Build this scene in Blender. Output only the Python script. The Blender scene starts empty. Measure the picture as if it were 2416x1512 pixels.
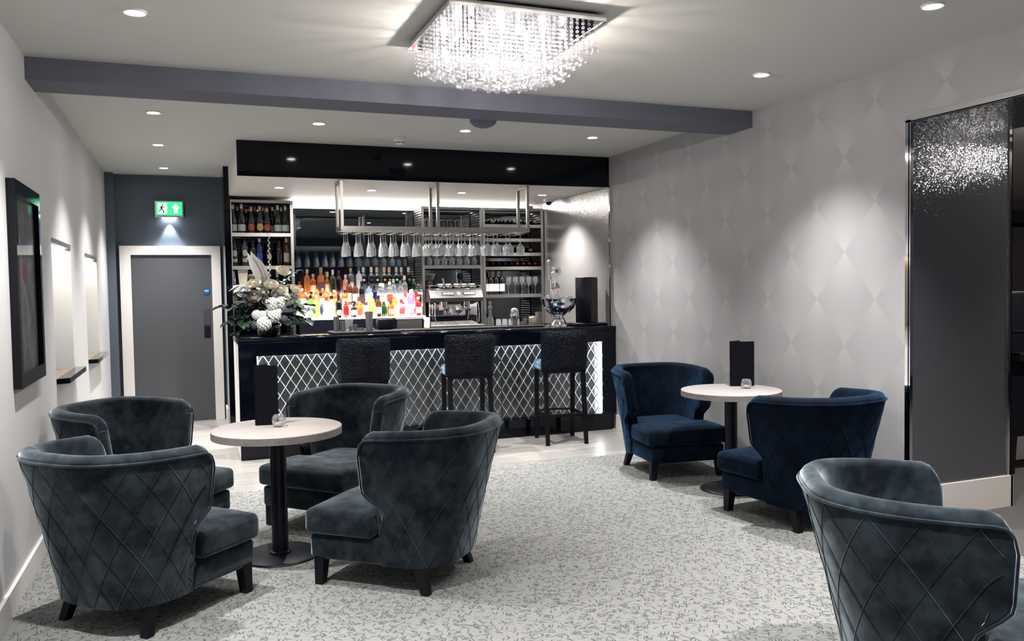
import bpy, bmesh, math, random
from mathutils import Vector, Matrix, Euler
random.seed(7)
sc = bpy.context.scene
COL = sc.collection
PI = math.pi
ORD = ['first', 'second', 'third', 'fourth', 'fifth', 'sixth', 'seventh', 'eighth', 'ninth', 'tenth', 'eleventh', 'twelfth',
       'thirteenth', 'fourteenth', 'fifteenth', 'sixteenth', 'seventeenth', 'eighteenth', 'nineteenth', 'twentieth',
       'twenty-first', 'twenty-second', 'twenty-third', 'twenty-fourth']

# ------------------------------------------------------------------ mesh builder
class MB:
    def __init__(s):
        s.v = []; s.f = []; s.sm = []; s.mi = []; s.M = Matrix.Identity(4); s.slot = 0
    def add(s, vs, fs, smooth=False):
        o = len(s.v)
        s.v += [tuple(s.M @ Vector(p)) for p in vs]
        s.f += [tuple(i + o for i in f) for f in fs]
        s.sm += [smooth] * len(fs); s.mi += [s.slot] * len(fs)
        return s
    def box(s, x0, x1, y0, y1, z0, z1):
        v = [(x0, y0, z0), (x1, y0, z0), (x1, y1, z0), (x0, y1, z0), (x0, y0, z1), (x1, y0, z1), (x1, y1, z1), (x0, y1, z1)]
        f = [(0, 3, 2, 1), (4, 5, 6, 7), (0, 1, 5, 4), (1, 2, 6, 5), (2, 3, 7, 6), (3, 0, 4, 7)]
        return s.add(v, f)
    def rbox(s, x0, x1, y0, y1, z0, z1, r=.01, seg=3, smooth=True, puff=0):
        bm = bmesh.new(); bmesh.ops.create_cube(bm, size=1)
        for v in bm.verts:
            v.co = Vector(((x0 + x1) / 2 + v.co.x * (x1 - x0), (y0 + y1) / 2 + v.co.y * (y1 - y0), (z0 + z1) / 2 + v.co.z * (z1 - z0)))
        bmesh.ops.bevel(bm, geom=bm.edges[:], offset=r, segments=seg, profile=.5, affect='EDGES')
        if puff:
            fs = [f for f in bm.faces if f.calc_area() > .3 * (x1 - x0) * (y1 - y0)]
            bmesh.ops.subdivide_edges(bm, edges=list({e for f in fs for e in f.edges}), cuts=5, use_grid_fill=True)
            cx, cy, hx, hy, zm = (x0 + x1) / 2, (y0 + y1) / 2, (x1 - x0) / 2, (y1 - y0) / 2, (z0 + z1) / 2
            for v in bm.verts:
                if v.co.z > zm:
                    a = max(0, 1 - ((v.co.x - cx) / hx) ** 2); b = max(0, 1 - ((v.co.y - cy) / hy) ** 2)
                    v.co.z += puff * a ** .6 * b ** .6
        bm.verts.index_update()
        s.add([v.co for v in bm.verts], [[v.index for v in f.verts] for f in bm.faces], smooth)
        bm.free(); return s
    def lathe(s, prof, c=(0, 0, 0), seg=20, smooth=True, cap0=True, cap1=True):
        v = []; f = []; n = len(prof)
        for (r, z) in prof:
            for k in range(seg):
                a = 2 * PI * k / seg
                v.append((c[0] + r * math.cos(a), c[1] + r * math.sin(a), c[2] + z))
        for i in range(n - 1):
            for k in range(seg):
                k2 = (k + 1) % seg
                f.append((i * seg + k, i * seg + k2, (i + 1) * seg + k2, (i + 1) * seg + k))
        s.add(v, f, smooth)
        o = []
        if cap0 and prof[0][0] > 1e-6: s.add(v[:seg], [tuple(reversed(range(seg)))])
        if cap1 and prof[-1][0] > 1e-6: s.add(v[-seg:], [tuple(range(seg))])
        return s
    def cyl(s, c, r, h, seg=20, r2=None):
        return s.lathe([(r, 0), (r if r2 is None else r2, h)], c, seg)
    def sphere(s, c, r, seg=12, rings=8, sc=(1, 1, 1), smooth=True):
        v = []; f = []
        for i in range(rings + 1):
            t = PI * i / rings
            for k in range(seg):
                a = 2 * PI * k / seg
                v.append((c[0] + r * sc[0] * math.sin(t) * math.cos(a), c[1] + r * sc[1] * math.sin(t) * math.sin(a), c[2] - r * sc[2] * math.cos(t)))
        for i in range(rings):
            for k in range(seg):
                k2 = (k + 1) % seg
                f.append((i * seg + k, i * seg + k2, (i + 1) * seg + k2, (i + 1) * seg + k))
        return s.add(v, f, smooth)
    def tube(s, pts, r, seg=6, closed=False, flat=1.0):
        P = [Vector(p) for p in pts]; n = len(P); v = []; f = []
        up = None
        for i in range(n):
            a = P[(i - 1) % n] if (closed or i > 0) else P[i]
            b = P[(i + 1) % n] if (closed or i < n - 1) else P[i]
            d = (b - a)
            d = d.normalized() if d.length > 1e-9 else Vector((0, 0, 1))
            if up is None:
                up = Vector((0, 0, 1)) if abs(d.z) < .9 else Vector((1, 0, 0))
            e = up - d * up.dot(d)
            if e.length < 1e-6: e = d.orthogonal()
            e.normalize(); up = e; g = d.cross(e)
            rr = r[i] if isinstance(r, (list, tuple)) else r
            for k in range(seg):
                t = 2 * PI * k / seg
                v.append(P[i] + (e * math.cos(t) * flat + g * math.sin(t)) * rr)
        m = n if closed else n - 1
        for i in range(m):
            j = (i + 1) % n
            for k in range(seg):
                k2 = (k + 1) % seg
                f.append((i * seg + k, i * seg + k2, j * seg + k2, j * seg + k))
        if not closed:
            f.append(tuple(reversed(range(seg)))); f.append(tuple(range((n - 1) * seg, n * seg)))
        return s.add(v, f, True)
    def prism(s, poly, d0, d1, plane='xz'):
        n = len(poly)
        def m(p, d): return (p[0], d, p[1]) if plane == 'xz' else ((d, p[0], p[1]) if plane == 'yz' else (p[0], p[1], d))
        v = [m(p, d0) for p in poly] + [m(p, d1) for p in poly]
        f = [tuple(range(n)), tuple(reversed(range(n, 2 * n)))] + [(i, i + n, (i + 1) % n + n, (i + 1) % n) for i in range(n)]
        return s.add(v, f)
    def leg(s, top, bot, w0, w1):
        (a, b, c), (d, e, g) = top, bot
        v = [(a - w0, b - w0, c), (a + w0, b - w0, c), (a + w0, b + w0, c), (a - w0, b + w0, c), (d - w1, e - w1, g), (d + w1, e - w1, g), (d + w1, e + w1, g), (d - w1, e + w1, g)]
        return s.add(v, [(0, 1, 2, 3), (7, 6, 5, 4), (0, 4, 5, 1), (1, 5, 6, 2), (2, 6, 7, 3), (3, 7, 4, 0)])
    def mesh(s, name, mats):
        me = bpy.data.meshes.new(name); me.from_pydata(s.v, [], s.f)
        me.polygons.foreach_set('use_smooth', s.sm); me.polygons.foreach_set('material_index', s.mi)
        for m in (mats if isinstance(mats, (list, tuple)) else [mats]): me.materials.append(m)
        bm = bmesh.new(); bm.from_mesh(me); bmesh.ops.remove_doubles(bm, verts=bm.verts, dist=1e-6)
        bmesh.ops.recalc_face_normals(bm, faces=bm.faces); bm.to_mesh(me); bm.free()
        if any(s.sm): me.set_sharp_from_angle(angle=math.radians(66))
        me.update(); return me
    def build(s, name, mats, parent=None, loc=(0, 0, 0), rot=(0, 0, 0), label=None):
        return link(name, s.mesh(name, mats), parent, loc, rot, label)

def link(name, data, parent=None, loc=(0, 0, 0), rot=(0, 0, 0), label=None):
    o = bpy.data.objects.new(name, data); COL.objects.link(o)
    o.location = loc; o.rotation_euler = rot
    if parent: o.parent = parent
    if label: o['label'] = label
    return o
def tag(o, label, cat, group=None):
    o['label'] = label; o['category'] = cat
    if group: o['group'] = group
    return o
def thing(name, label, cat, loc=(0, 0, 0), rz=0, group=None):
    return tag(link(name, None, None, loc, (0, 0, rz)), label, cat, group)
def struct(o):
    o['kind'] = 'structure'; return o
def copy_tree(o, loc, rz, label=None, par=None):
    c = o.copy(); COL.objects.link(c)
    if par: c.parent = par
    else:
        c.location = loc; c.rotation_euler = (0, 0, rz)
        if label: c['label'] = label
    for ch in list(o.children): copy_tree(ch, None, None, None, c)
    return c

# ------------------------------------------------------------------ materials
def pset(b, **k):
    al = dict(color='Base Color', rough='Roughness', metal='Metallic', spec='Specular IOR Level', trans='Transmission Weight', ior='IOR', alpha='Alpha',
              sheen='Sheen Weight', sheenr='Sheen Roughness', sheent='Sheen Tint', coat='Coat Weight', coatr='Coat Roughness', ec='Emission Color', es='Emission Strength', aniso='Anisotropic')
    for n, v in k.items():
        i = b.inputs[al[n]]
        if n in ('color', 'ec', 'sheent') and len(v) == 3: v = (*v, 1)
        i.default_value = v
def mat(name, **k):
    m = bpy.data.materials.new(name); m.use_nodes = True
    pset(m.node_tree.nodes['Principled BSDF'], **k); return m
class NT:
    def __init__(s, m): s.m = m; s.t = m.node_tree; s.b = s.t.nodes.get('Principled BSDF')
    def n(s, ty, **k):
        x = s.t.nodes.new(ty)
        for a, v in k.items():
            if hasattr(x, a): setattr(x, a, v)
        return x
    def l(s, a, b): s.t.links.new(a, b)
    def val(s, node, name, v): node.inputs[name].default_value = v; return node
    def coord(s, kind='Object', scale=(1, 1, 1), rot=(0, 0, 0), vt='POINT'):
        tc = s.n('ShaderNodeTexCoord'); mp = s.n('ShaderNodeMapping', vector_type=vt)
        mp.inputs['Scale'].default_value = scale; mp.inputs['Rotation'].default_value = rot
        s.l(tc.outputs[kind], mp.inputs['Vector']); return mp.outputs['Vector']
    def noise(s, vec, scale, detail=3, rough=.5):
        x = s.n('ShaderNodeTexNoise'); s.l(vec, x.inputs['Vector'])
        x.inputs['Scale'].default_value = scale; x.inputs['Detail'].default_value = detail; x.inputs['Roughness'].default_value = rough
        return x.outputs['Fac']
    def ramp(s, fac, stops):
        r = s.n('ShaderNodeValToRGB'); s.l(fac, r.inputs['Fac']); el = r.color_ramp.elements
        while len(el) < len(stops): el.new(.5)
        for e, (p, c) in zip(el, stops): e.position = p; e.color = (*c, 1) if len(c) == 3 else c
        return r.outputs['Color']
    def math(s, op, a, b=None, clamp=False):
        x = s.n('ShaderNodeMath', operation=op); x.use_clamp = clamp
        for i, q in enumerate((a, b)):
            if q is None: continue
            if isinstance(q, (int, float)): x.inputs[i].default_value = q
            else: s.l(q, x.inputs[i])
        return x.outputs[0]
    def mix(s, fac, a, b, mode='MIX'):
        x = s.n('ShaderNodeMix', data_type='RGBA', blend_type=mode)
        for i, q in ((0, fac), (6, a), (7, b)):
            if isinstance(q, (int, float)): x.inputs[i].default_value = q
            elif isinstance(q, tuple): x.inputs[i].default_value = (*q, 1) if len(q) == 3 else q
            else: s.l(q, x.inputs[i])
        return x.outputs[2]
    def bump(s, h, strength=.3, dist=.01):
        x = s.n('ShaderNodeBump'); s.l(h, x.inputs['Height']); x.inputs['Strength'].default_value = strength; x.inputs['Distance'].default_value = dist
        s.l(x.outputs['Normal'], s.b.inputs['Normal']); return x
    def base(s, c): s.l(c, s.b.inputs['Base Color'])

def emis(name, c, st):
    m = mat(name, color=(0, 0, 0), ec=c, es=st); return m
def glassy(name, tint, body=0.0, bodycol=None, gloss=.9, facing=.35):
    """cheap glass: tinted see-through body, some light-scattering body colour, glossy skin that grows at grazing angles"""
    m = bpy.data.materials.new(name); m.use_nodes = True; t = m.node_tree
    for n in list(t.nodes): t.nodes.remove(n)
    out = t.nodes.new('ShaderNodeOutputMaterial'); tr = t.nodes.new('ShaderNodeBsdfTransparent'); gl = t.nodes.new('ShaderNodeBsdfGlossy')
    tl = t.nodes.new('ShaderNodeBsdfTranslucent'); df = t.nodes.new('ShaderNodeBsdfDiffuse')
    lw = t.nodes.new('ShaderNodeLayerWeight'); m1 = t.nodes.new('ShaderNodeMixShader'); m2 = t.nodes.new('ShaderNodeMixShader'); m3 = t.nodes.new('ShaderNodeMixShader')
    tr.inputs[0].default_value = (*tint, 1); gl.inputs['Color'].default_value = (gloss, gloss, gloss, 1); gl.inputs['Roughness'].default_value = .03
    bc = (*(bodycol or tint), 1); tl.inputs[0].default_value = bc; df.inputs[0].default_value = bc
    lw.inputs['Blend'].default_value = facing
    L = t.links.new
    m3.inputs[0].default_value = .4; L(tl.outputs[0], m3.inputs[1]); L(df.outputs[0], m3.inputs[2])
    m1.inputs[0].default_value = body; L(tr.outputs[0], m1.inputs[1]); L(m3.outputs[0], m1.inputs[2])
    mu = t.nodes.new('ShaderNodeMath'); mu.operation = 'MULTIPLY_ADD'; mu.inputs[1].default_value = .75; mu.inputs[2].default_value = .05; L(lw.outputs['Facing'], mu.inputs[0])
    L(mu.outputs[0], m2.inputs[0]); L(m1.outputs[0], m2.inputs[1]); L(gl.outputs[0], m2.inputs[2]); L(m2.outputs[0], out.inputs['Surface'])
    return m

M = {}
def velvet(name, c1, c2, sheen, tint):
    m = mat(name, color=c1, rough=.8, spec=.1, sheen=sheen, sheenr=.38, sheent=tint); n = NT(m)
    v = n.coord('Object'); a = n.noise(v, 6, 4, .6); b = n.noise(v, 21, 3)
    f = n.math('ADD', n.math('MULTIPLY', a, .7), n.math('MULTIPLY', b, .3))
    n.base(n.ramp(f, [(.40, c1), (.50, tuple((x + y) / 2.6 for x, y in zip(c1, c2))), (.63, c2)]))
    sh = n.n('ShaderNodeBsdfSheen'); sh.inputs['Roughness'].default_value = .36      # pile: dark head-on, bright at grazing angles
    n.l(n.mix(1.0, n.ramp(f, [(.38, (.32, .32, .32)), (.60, (1, 1, 1))]), tuple(tint), 'MULTIPLY'), sh.inputs['Color'])
    ad = n.n('ShaderNodeAddShader'); out = n.t.nodes['Material Output']; n.l(n.b.outputs[0], ad.inputs[0]); n.l(sh.outputs[0], ad.inputs[1]); n.l(ad.outputs[0], out.inputs['Surface'])
    n.bump(n.noise(v, 900, 2), .15, .002)
    return m
M['velvet_grey'] = velvet('slate velvet', (.0015, .004, .009), (.019, .029, .037), .3, (.72, .85, .95))
M['velvet_blue'] = velvet('blue velvet', (.0003, .002, .008), (.002, .009, .023), .12, (.06, .22, .45))
M['velvet_stool'] = velvet('teal velvet', (.008, .028, .045), (.025, .06, .085), .2, (.3, .5, .65))
M['leg'] = mat('black stained wood', color=(.002, .0025, .006), rough=.45, spec=.25)
m = M['curly'] = mat('black curly fabric', color=(.006, .008, .016), rough=.5, spec=.14); n = NT(m)
v = n.coord('Object'); w = n.n('ShaderNodeTexVoronoi', feature='SMOOTH_F1'); n.l(v, w.inputs['Vector']); w.inputs['Scale'].default_value = 85
wv = n.noise(v, 70, 3, .6); n.bump(n.math('ADD', w.outputs['Distance'], wv), 1.0, .012)
n.base(n.ramp(wv, [(.4, (.001, .0018, .006)), (.62, (.006, .010, .022))]))
M['chrome'] = mat('polished chrome', color=(.85, .85, .86), metal=1, rough=.06)
M['steel'] = mat('brushed steel', color=(.48, .47, .45), metal=1, rough=.28)
M['steel_dark'] = mat('dark steel', color=(.25, .25, .26), metal=1, rough=.3)
M['gloss_black'] = mat('gloss black lacquer', color=(.002, .0026, .006), rough=.07, spec=.28)
M['satin_black'] = mat('satin black', color=(.0025, .003, .009), rough=.4, spec=.3)
M['matt_black'] = mat('matt black rubber', color=(.006, .006, .010), rough=.6)
M['white'] = mat('white paint', color=(.78, .76, .73), rough=.5)
M['ceil'] = mat('ceiling paint', color=(.60, .595, .57), rough=.8)
M['mirror'] = mat('smoked mirror', color=(.10, .115, .13), metal=1, rough=.015)
M['wall_grey'] = mat('pale grey wall paint', color=(.60, .60, .61), rough=.65)
M['beam'] = mat('slate grey paint', color=(.12, .13, .17), rough=.7)
M['wall_dark'] = mat('slate blue wall paint', color=(.085, .108, .135), rough=.7)
M['door'] = mat('grey door paint', color=(.07, .075, .085), rough=.55)
M['led'] = emis('cool white strip light', (.9, .96, 1), 10)
M['led_soft'] = emis('frosted lit panel', (1, .97, .93), 3.6)
M['cove'] = emis('cove light and lit wall glow', (1, .93, .85), 9)
M['lens'] = emis('downlight lens', (1, .97, .93), 45)
M['bulb'] = emis('chandelier bulb', (1, .95, .9), 42); M['bulb_far'] = emis('far chandelier bulb', (1, .93, .85), 150)
M['paper'] = mat('paper', color=(.75, .73, .68), rough=.6)
M['ceramic'] = mat('white ceramic', color=(.8, .8, .8), rough=.2)
M['clear'] = glassy('clear glass', (.95, .96, .97), .06, (.95, .97, 1), 1.0, .35)
M['stemware'] = glassy('stemware glass', (.95, .96, .97), .22, (.95, .97, 1), 1.0, .4)
M['crystal'] = glassy('crystal', (.90, .91, .94), .025, (.95, .95, 1), .95, .3)
M['smoked_glass'] = glassy('smoked glass', (.05, .055, .07), .3, (.02, .022, .03))

# table top : pale oak laminate
m = M['oak'] = mat('pale oak laminate', color=(.55, .47, .40), rough=.42); n = NT(m)
v = n.coord('Object', (3, 26, 3)); n.base(n.ramp(n.noise(v, 2.2, 5, .6), [(.3, (.42, .385, .37)), (.7, (.52, .48, .46))]))
m = M['oak_edge'] = mat('grey oak edge', color=(.17, .165, .165), rough=.5); n = NT(m)
v = n.coord('Object', (8, 8, 60)); n.base(n.ramp(n.noise(v, 3, 3), [(.3, (.22, .205, .20)), (.7, (.34, .315, .305))]))

# carpet : pale grey with short dark broken flecks
m = M['carpet'] = mat('pale fleck carpet', color=(.4, .4, .38), rough=.95, spec=.05); n = NT(m)
v = n.coord('Object')
fib = n.noise(v, 260, 3, .7)
fl = None
for ang, dens in ((12, .855), (58, .84), (97, .84), (141, .845)):            # four sets of short straight flecks
    vec = n.coord('Object', (1 / 19, 1 / 120, 1), (0, 0, math.radians(ang)), 'TEXTURE')
    vo = n.n('ShaderNodeTexVoronoi', feature='F1'); vo.voronoi_dimensions = '2D'; vo.inputs['Scale'].default_value = 1; n.l(vec, vo.inputs['Vector'])
    sc_ = n.n('ShaderNodeSeparateColor'); n.l(vo.outputs['Color'], sc_.inputs[0])
    k_ = n.math('MULTIPLY', n.math('LESS_THAN', vo.outputs['Distance'], .36), n.math('GREATER_THAN', sc_.outputs[0], dens))
    fl = k_ if fl is None else n.math('MAXIMUM', fl, k_)
basec = n.ramp(n.math('ADD', n.math('MULTIPLY', fib, .8), n.math('MULTIPLY', n.noise(v, 60, 3), .25)), [(.33, (.155, .16, .16)), (.62, (.36, .365, .352))])
n.base(n.mix(n.math('MULTIPLY', fl, .72), basec, (.06, .065, .07)))
n.bump(n.math('SUBTRACT', fib, n.math('MULTIPLY', fl, .6)), .5, .006)
M['carpet_dark'] = mat('dark grey carpet', color=(.07, .07, .075), rough=.95); n = NT(M['carpet_dark'])
v = n.coord('Object'); n.base(n.ramp(n.noise(v, 120, 3), [(.3, (.035, .036, .04)), (.7, (.12, .12, .125))]))

# floor tiles
m = M['tile'] = mat('pale stone floor tile', color=(.5, .48, .45), rough=.35); n = NT(m)
v = n.coord('Object'); br = n.n('ShaderNodeTexBrick'); n.l(v, br.inputs['Vector'])
br.offset = .5; br.inputs['Scale'].default_value = 1; br.inputs['Brick Width'].default_value = .6; br.inputs['Row Height'].default_value = .3; br.inputs['Mortar Size'].default_value = .0035
br.inputs['Color1'].default_value = (.29, .275, .26, 1); br.inputs['Color2'].default_value = (.40, .385, .365, 1); br.inputs['Mortar'].default_value = (.52, .50, .47, 1); br.inputs['Bias'].default_value = 0
vs = n.coord('Object', (1.2, 9, 1)); st = n.ramp(n.noise(vs, 2.5, 4, .6), [(.3, (.72, .72, .72)), (.7, (1.08, 1.08, 1.08))])
n.base(n.mix(1.0, br.outputs['Color'], st, 'MULTIPLY'))

# wallpaper : silver grey with a large feathered diamond figure
m = M['wallpaper'] = mat('silver grey diamond wallpaper', color=(.5, .5, .5), rough=.5, spec=.35); n = NT(m)
tc = n.n('ShaderNodeTexCoord'); sx = n.n('ShaderNodeSeparateXYZ'); n.l(tc.outputs['Object'], sx.inputs[0])
a = n.math('DIVIDE', n.math('SUBTRACT', sx.outputs['Y'], 5.511), .535); b = n.math('DIVIDE', n.math('SUBTRACT', sx.outputs['Z'], 1.705), .641)
p = n.math('FRACT', n.math('ADD', n.math('ADD', a, b), 20.0)); q = n.math('FRACT', n.math('ADD', n.math('SUBTRACT', b, a), 20.0))
# distance below the top tip of each diamond, and closeness to its vertical axis
axis = n.math('ABSOLUTE', n.math('SUBTRACT', p, q))
tip = n.math('POWER', n.math('ABSOLUTE', n.math('SUBTRACT', n.math('ADD', p, q), 1.0)), 1.6)
gl = n.math('MULTIPLY', tip, n.math('SUBTRACT', 1.0, axis), True)
vst = n.coord('Object', (40, 40, 1.2)); streak = n.noise(vst, 2.0, 3, .6)
side = n.math('MULTIPLY', n.math('POWER', axis, 2.0), .55)
fac = n.math('SUBTRACT', n.math('ADD', n.math('ADD', n.math('MULTIPLY', gl, .7), n.math('MULTIPLY', streak, .35)), .22), side, True)
n.base(n.ramp(fac, [(.0, (.355, .355, .37)), (.45, (.385, .38, .39)), (1.0, (.43, .425, .43))]))

# satin silver quilt panel on the counter front, sparkle panels, niche foil
M['soft_chrome'] = mat('satin chrome strip', color=(.85, .86, .87), metal=1, rough=.22)
M['satin'] = mat('satin silver panel', color=(.20, .22, .235), metal=1, rough=.30)
def sparkle(name, c, metal, rough, strength, scale):
    m = mat(name, color=c, metal=metal, rough=rough); n = NT(m)
    v = n.coord('Object'); w = n.n('ShaderNodeTexVoronoi'); n.l(v, w.inputs['Vector']); w.inputs['Scale'].default_value = scale
    # every flake leans its own way
    g = n.n('ShaderNodeNewGeometry'); a1 = n.n('ShaderNodeVectorMath', operation='SUBTRACT'); n.l(w.outputs['Color'], a1.inputs[0]); a1.inputs[1].default_value = (.5, .5, .5)
    a2 = n.n('ShaderNodeVectorMath', operation='SCALE'); n.l(a1.outputs[0], a2.inputs[0]); a2.inputs['Scale'].default_value = strength
    a3 = n.n('ShaderNodeVectorMath', operation='ADD'); n.l(g.outputs['Normal'], a3.inputs[0]); n.l(a2.outputs[0], a3.inputs[1])
    a4 = n.n('ShaderNodeVectorMath', operation='NORMALIZE'); n.l(a3.outputs[0], a4.inputs[0]); n.l(a4.outputs[0], n.b.inputs['Normal'])
    return m
M['sparkle_dark'] = sparkle('dark glitter laminate', (.12, .125, .14), .4, .10, .17, 170)
M['sparkle_steel'] = sparkle('textured steel sheet', (.50, .50, .50), .6, .24, .12, 150)
m = M['foil'] = sparkle('pale champagne foil', (.30, .25, .19), .65, .38, .3, 110)

def simple(name, c, rough=.4, metal=0.0): 
    if name not in M: M[name] = mat(name, color=c, rough=rough, metal=metal)
    return M[name]
# ------------------------------------------------------------------ room shell
XL, XR, YB, YE, ZC = -.82, 4.166, 9.87, 10.40, 2.85
b = MB(); b.box(-1.2, XR + .9, 6.49, 10.8, -.12, 0); struct(b.build('floor', M['tile']))
b = MB(); b.box(-1.2, XR, -2.2, 6.49, -.12, 0.004); struct(b.build('floor', M['carpet']))
b = MB(); b.box(XR, 12.5, -2.2, 8.1, -.12, 0.0); struct(b.build('floor', M['carpet_dark']))
b = MB(); b.box(-1.2, XR, -2.2, 10.8, ZC, ZC + .15); struct(b.build('ceiling', M['ceil']))
b = MB(); b.box(XR + .88, 12.5, -2.2, 8.1, 2.52, 2.7); struct(b.build('ceiling', M['ceil']))
# left wall with two niches
N1, N2 = (6.18, 7.13, .925, 1.875), (8.08, 9.10, .91, 1.86)
b = MB(); ys = [-2.2, N1[0], N1[1], N2[0], N2[1], 10.8]
for i in range(5):
    y0, y1 = ys[i], ys[i + 1]
    if i in (1, 3):
        N = N1 if i == 1 else N2
        b.box(-1.1, XL, y0, y1, 0, N[2]); b.box(-1.1, XL, y0, y1, N[3], ZC)
        b.box(-1.1, -.965, y0, y1, N[2], N[3])
    else: b.box(-1.1, XL, y0, y1, 0, ZC)
struct(b.build('wall_left', M['wall_grey']))
# right wall (thick), opening between y 1.1 and 3.9
b = MB(); b.box(XR, XR + .88, 3.93, 10.8, 0, ZC); b.box(XR, XR + .88, 1.1, 3.93, 2.51, ZC); b.box(XR, XR + .88, -2.2, 1.1, 0, ZC)
struct(b.build('wall_right', M['wallpaper']))
b = MB(); b.box(-1.1, 1.2, YE, YE + .25, 0, ZC); b.box(XL, -.735, YE - .14, YE, 0, ZC); struct(b.build('wall_back', M['wall_dark']))
b = MB(); b.box(.46, XR, YB + .012, YB + .2, 0, ZC); struct(b.build('wall_bar', M['satin_black']))
b = MB(); b.box(.46, XR, YB, YB + .012, .9, 2.53); struct(b.build('trim_1', M['mirror'], label='smoked mirror covering the wall behind the bar'))
# partition between door passage and bar : white/grey wall with black end panel
b = MB(); b.box(.405, .46, 9.93, YE, 0, ZC); struct(b.build('wall_passage', M['wall_dark']))
b = MB(); b.box(.395, .46, 9.47, 9.93, .0, ZC); struct(b.build('trim_2', M['gloss_black'], label='tall black end panel of the bar shelving'))
b = MB(); b.box(.388, .405, 9.94, YE - .07, 0, .17); struct(b.build('baseboard_passage', M['white']))
# far room
b = MB(); b.box(XR + .88, 12.5, 7.9, 8.1, 0, 2.6); struct(b.build('wall_far', simple('pinkish wall paint', (.42, .38, .37), .7)))
b = MB(); b.box(XR + .9, 12.5, 7.86, 7.9, 2.2, 2.25); struct(b.build('trim_3', M['satin_black']))
b = MB(); b.box(XR + .9, 12.5, 7.87, 7.9, 2.25, 2.42); struct(b.build('trim_4', M['beam']))
b = MB(); b.box(12.4, 12.55, -2.2, 8.1, 0, 2.6); struct(b.build('wall_far', simple('pinkish wall paint', (.42, .38, .37), .7)))
# ceiling beam
b = MB(); b.box(XL, XR, 5.42, 5.745, 2.722, ZC); struct(b.build('trim_5', M['beam'], label='slate painted ceiling beam'))
# baseboards
b = MB(); b.box(XL, XL + .018, -2.2, 10.26, 0, .12); struct(b.build('baseboard_left', M['white']))
b = MB(); b.box(4.152, XR, 7.2, 7.68, 0, .15); struct(b.build('baseboard_right', M['white']))
b = MB(); b.box(XR - .002, XR + .90, 3.882, 3.90, 0, .205); b.box(XR + .88, XR + .898, 3.882, 7.86, 0, .205); struct(b.build('baseboard_jamb', M['white']))
# opening lining: glitter laminate jamb and head, metal corner strips
b = MB(); b.box(XR + .002, XR + .88, 3.90, 3.93, .2, 2.48); struct(b.build('trim_6', M['sparkle_dark'], label='dark glitter panel lining the doorway jamb'))
b = MB(); b.box(XR + .002, XR + .88, 1.1, 3.90, 2.48, 2.51); struct(b.build('trim_7', M['sparkle_dark'], label='dark panel lining the doorway head'))
b = MB(); b.box(XR - .006, XR + .004, 3.885, 3.925, .0, 2.49); b.box(XR - .006, XR + .026, 3.893, 3.902, .2, 2.49); struct(b.build('trim_8', M['chrome'], label='chrome corner strip on the near jamb edge'))
b = MB(); b.box(XR - .006, XR + .004, 1.1, 3.925, 2.475, 2.515); b.box(XR - .006, XR + .026, 1.1, 3.9, 2.474, 2.482); struct(b.build('trim_9', M['chrome'], label='chrome strip along the doorway head'))
b = MB(); b.box(XR + .855, XR + .886, 3.892, 3.902, .2, 2.48); b.box(XR + .878, XR + .886, 3.892, 3.93, .2, 2.48); struct(b.build('trim_10', M['chrome'], label='chrome corner strip on the far jamb edge'))
# bar canopy (dropped ceiling over the bar)
b = MB(); b.box(.449, XR, 7.83, YB + .012, 2.54, ZC - .001); struct(b.build('ceiling_bar', M['white']))
b = MB(); b.box(.445, XR - .001, 7.80, 7.83, 2.535, ZC - .002); struct(b.build('trim_11', M['gloss_black'], label='gloss black fascia above the bar'))
b = MB(); b.box(1.14, 4.1, 9.835, 9.868, 2.455, 2.538); struct(b.build('trim_12', M['cove'], label='glowing band standing for the cove light and the wall it lights'))  # hidden cove lamp and the lit wall above the mirror, both as emission
# textured steel sheet on the bar side of the right wall
b = MB(); b.box(XR - .012, XR, 7.78, 9.52, 1.05, 2.535); struct(b.build('trim_13', M['sparkle_steel'], label='textured steel wall lining beside the bar'))
b = MB(); b.box(XR - .018, XR, 7.76, 7.785, 1.05, 2.535); struct(b.build('trim_14', M['chrome']))

# door
d = link('door_1', None, None, (-.155, YE - .03, 0)); struct(d)
b = MB(); b.box(-.43, .43, -.005, .03, .004, 1.935); b.build('door_leaf', M['door'], d)
b = MB(); b.box(-.545, -.43, -.03, .03, 0, 2.04); b.box(.43, .53, -.03, .03, 0, 2.04); b.box(-.43, .43, -.03, .03, 1.937, 2.04); b.build('door_frame', M['white'], d)
b = MB(); b.box(.33, .40, -.012, -.004, 1.12, 1.30); b.build('finger_plate', M['steel_dark'], d)
b = MB(); b.box(.33, .40, -.010, -.004, .97, 1.1); b.build('kick_plate', M['satin_black'], d)
t = thing('door_sign', 'round blue fire door sign on the grey door', 'sign', (.212, YE - .036, 1.513))
b = MB(); b.M = Matrix.Rotation(PI / 2, 4, 'X'); b.cyl((0, 0, 0), .042, .004, 28); b.build('disc', simple('safety blue', (.01, .10, .26), .4), t)
b = MB()
for z, w in ((.008, .025), (-.004, .022)): b.box(-w, w, -.0055, -.004, z, z + .006)
b.build('lettering', M['white'], t)

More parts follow.
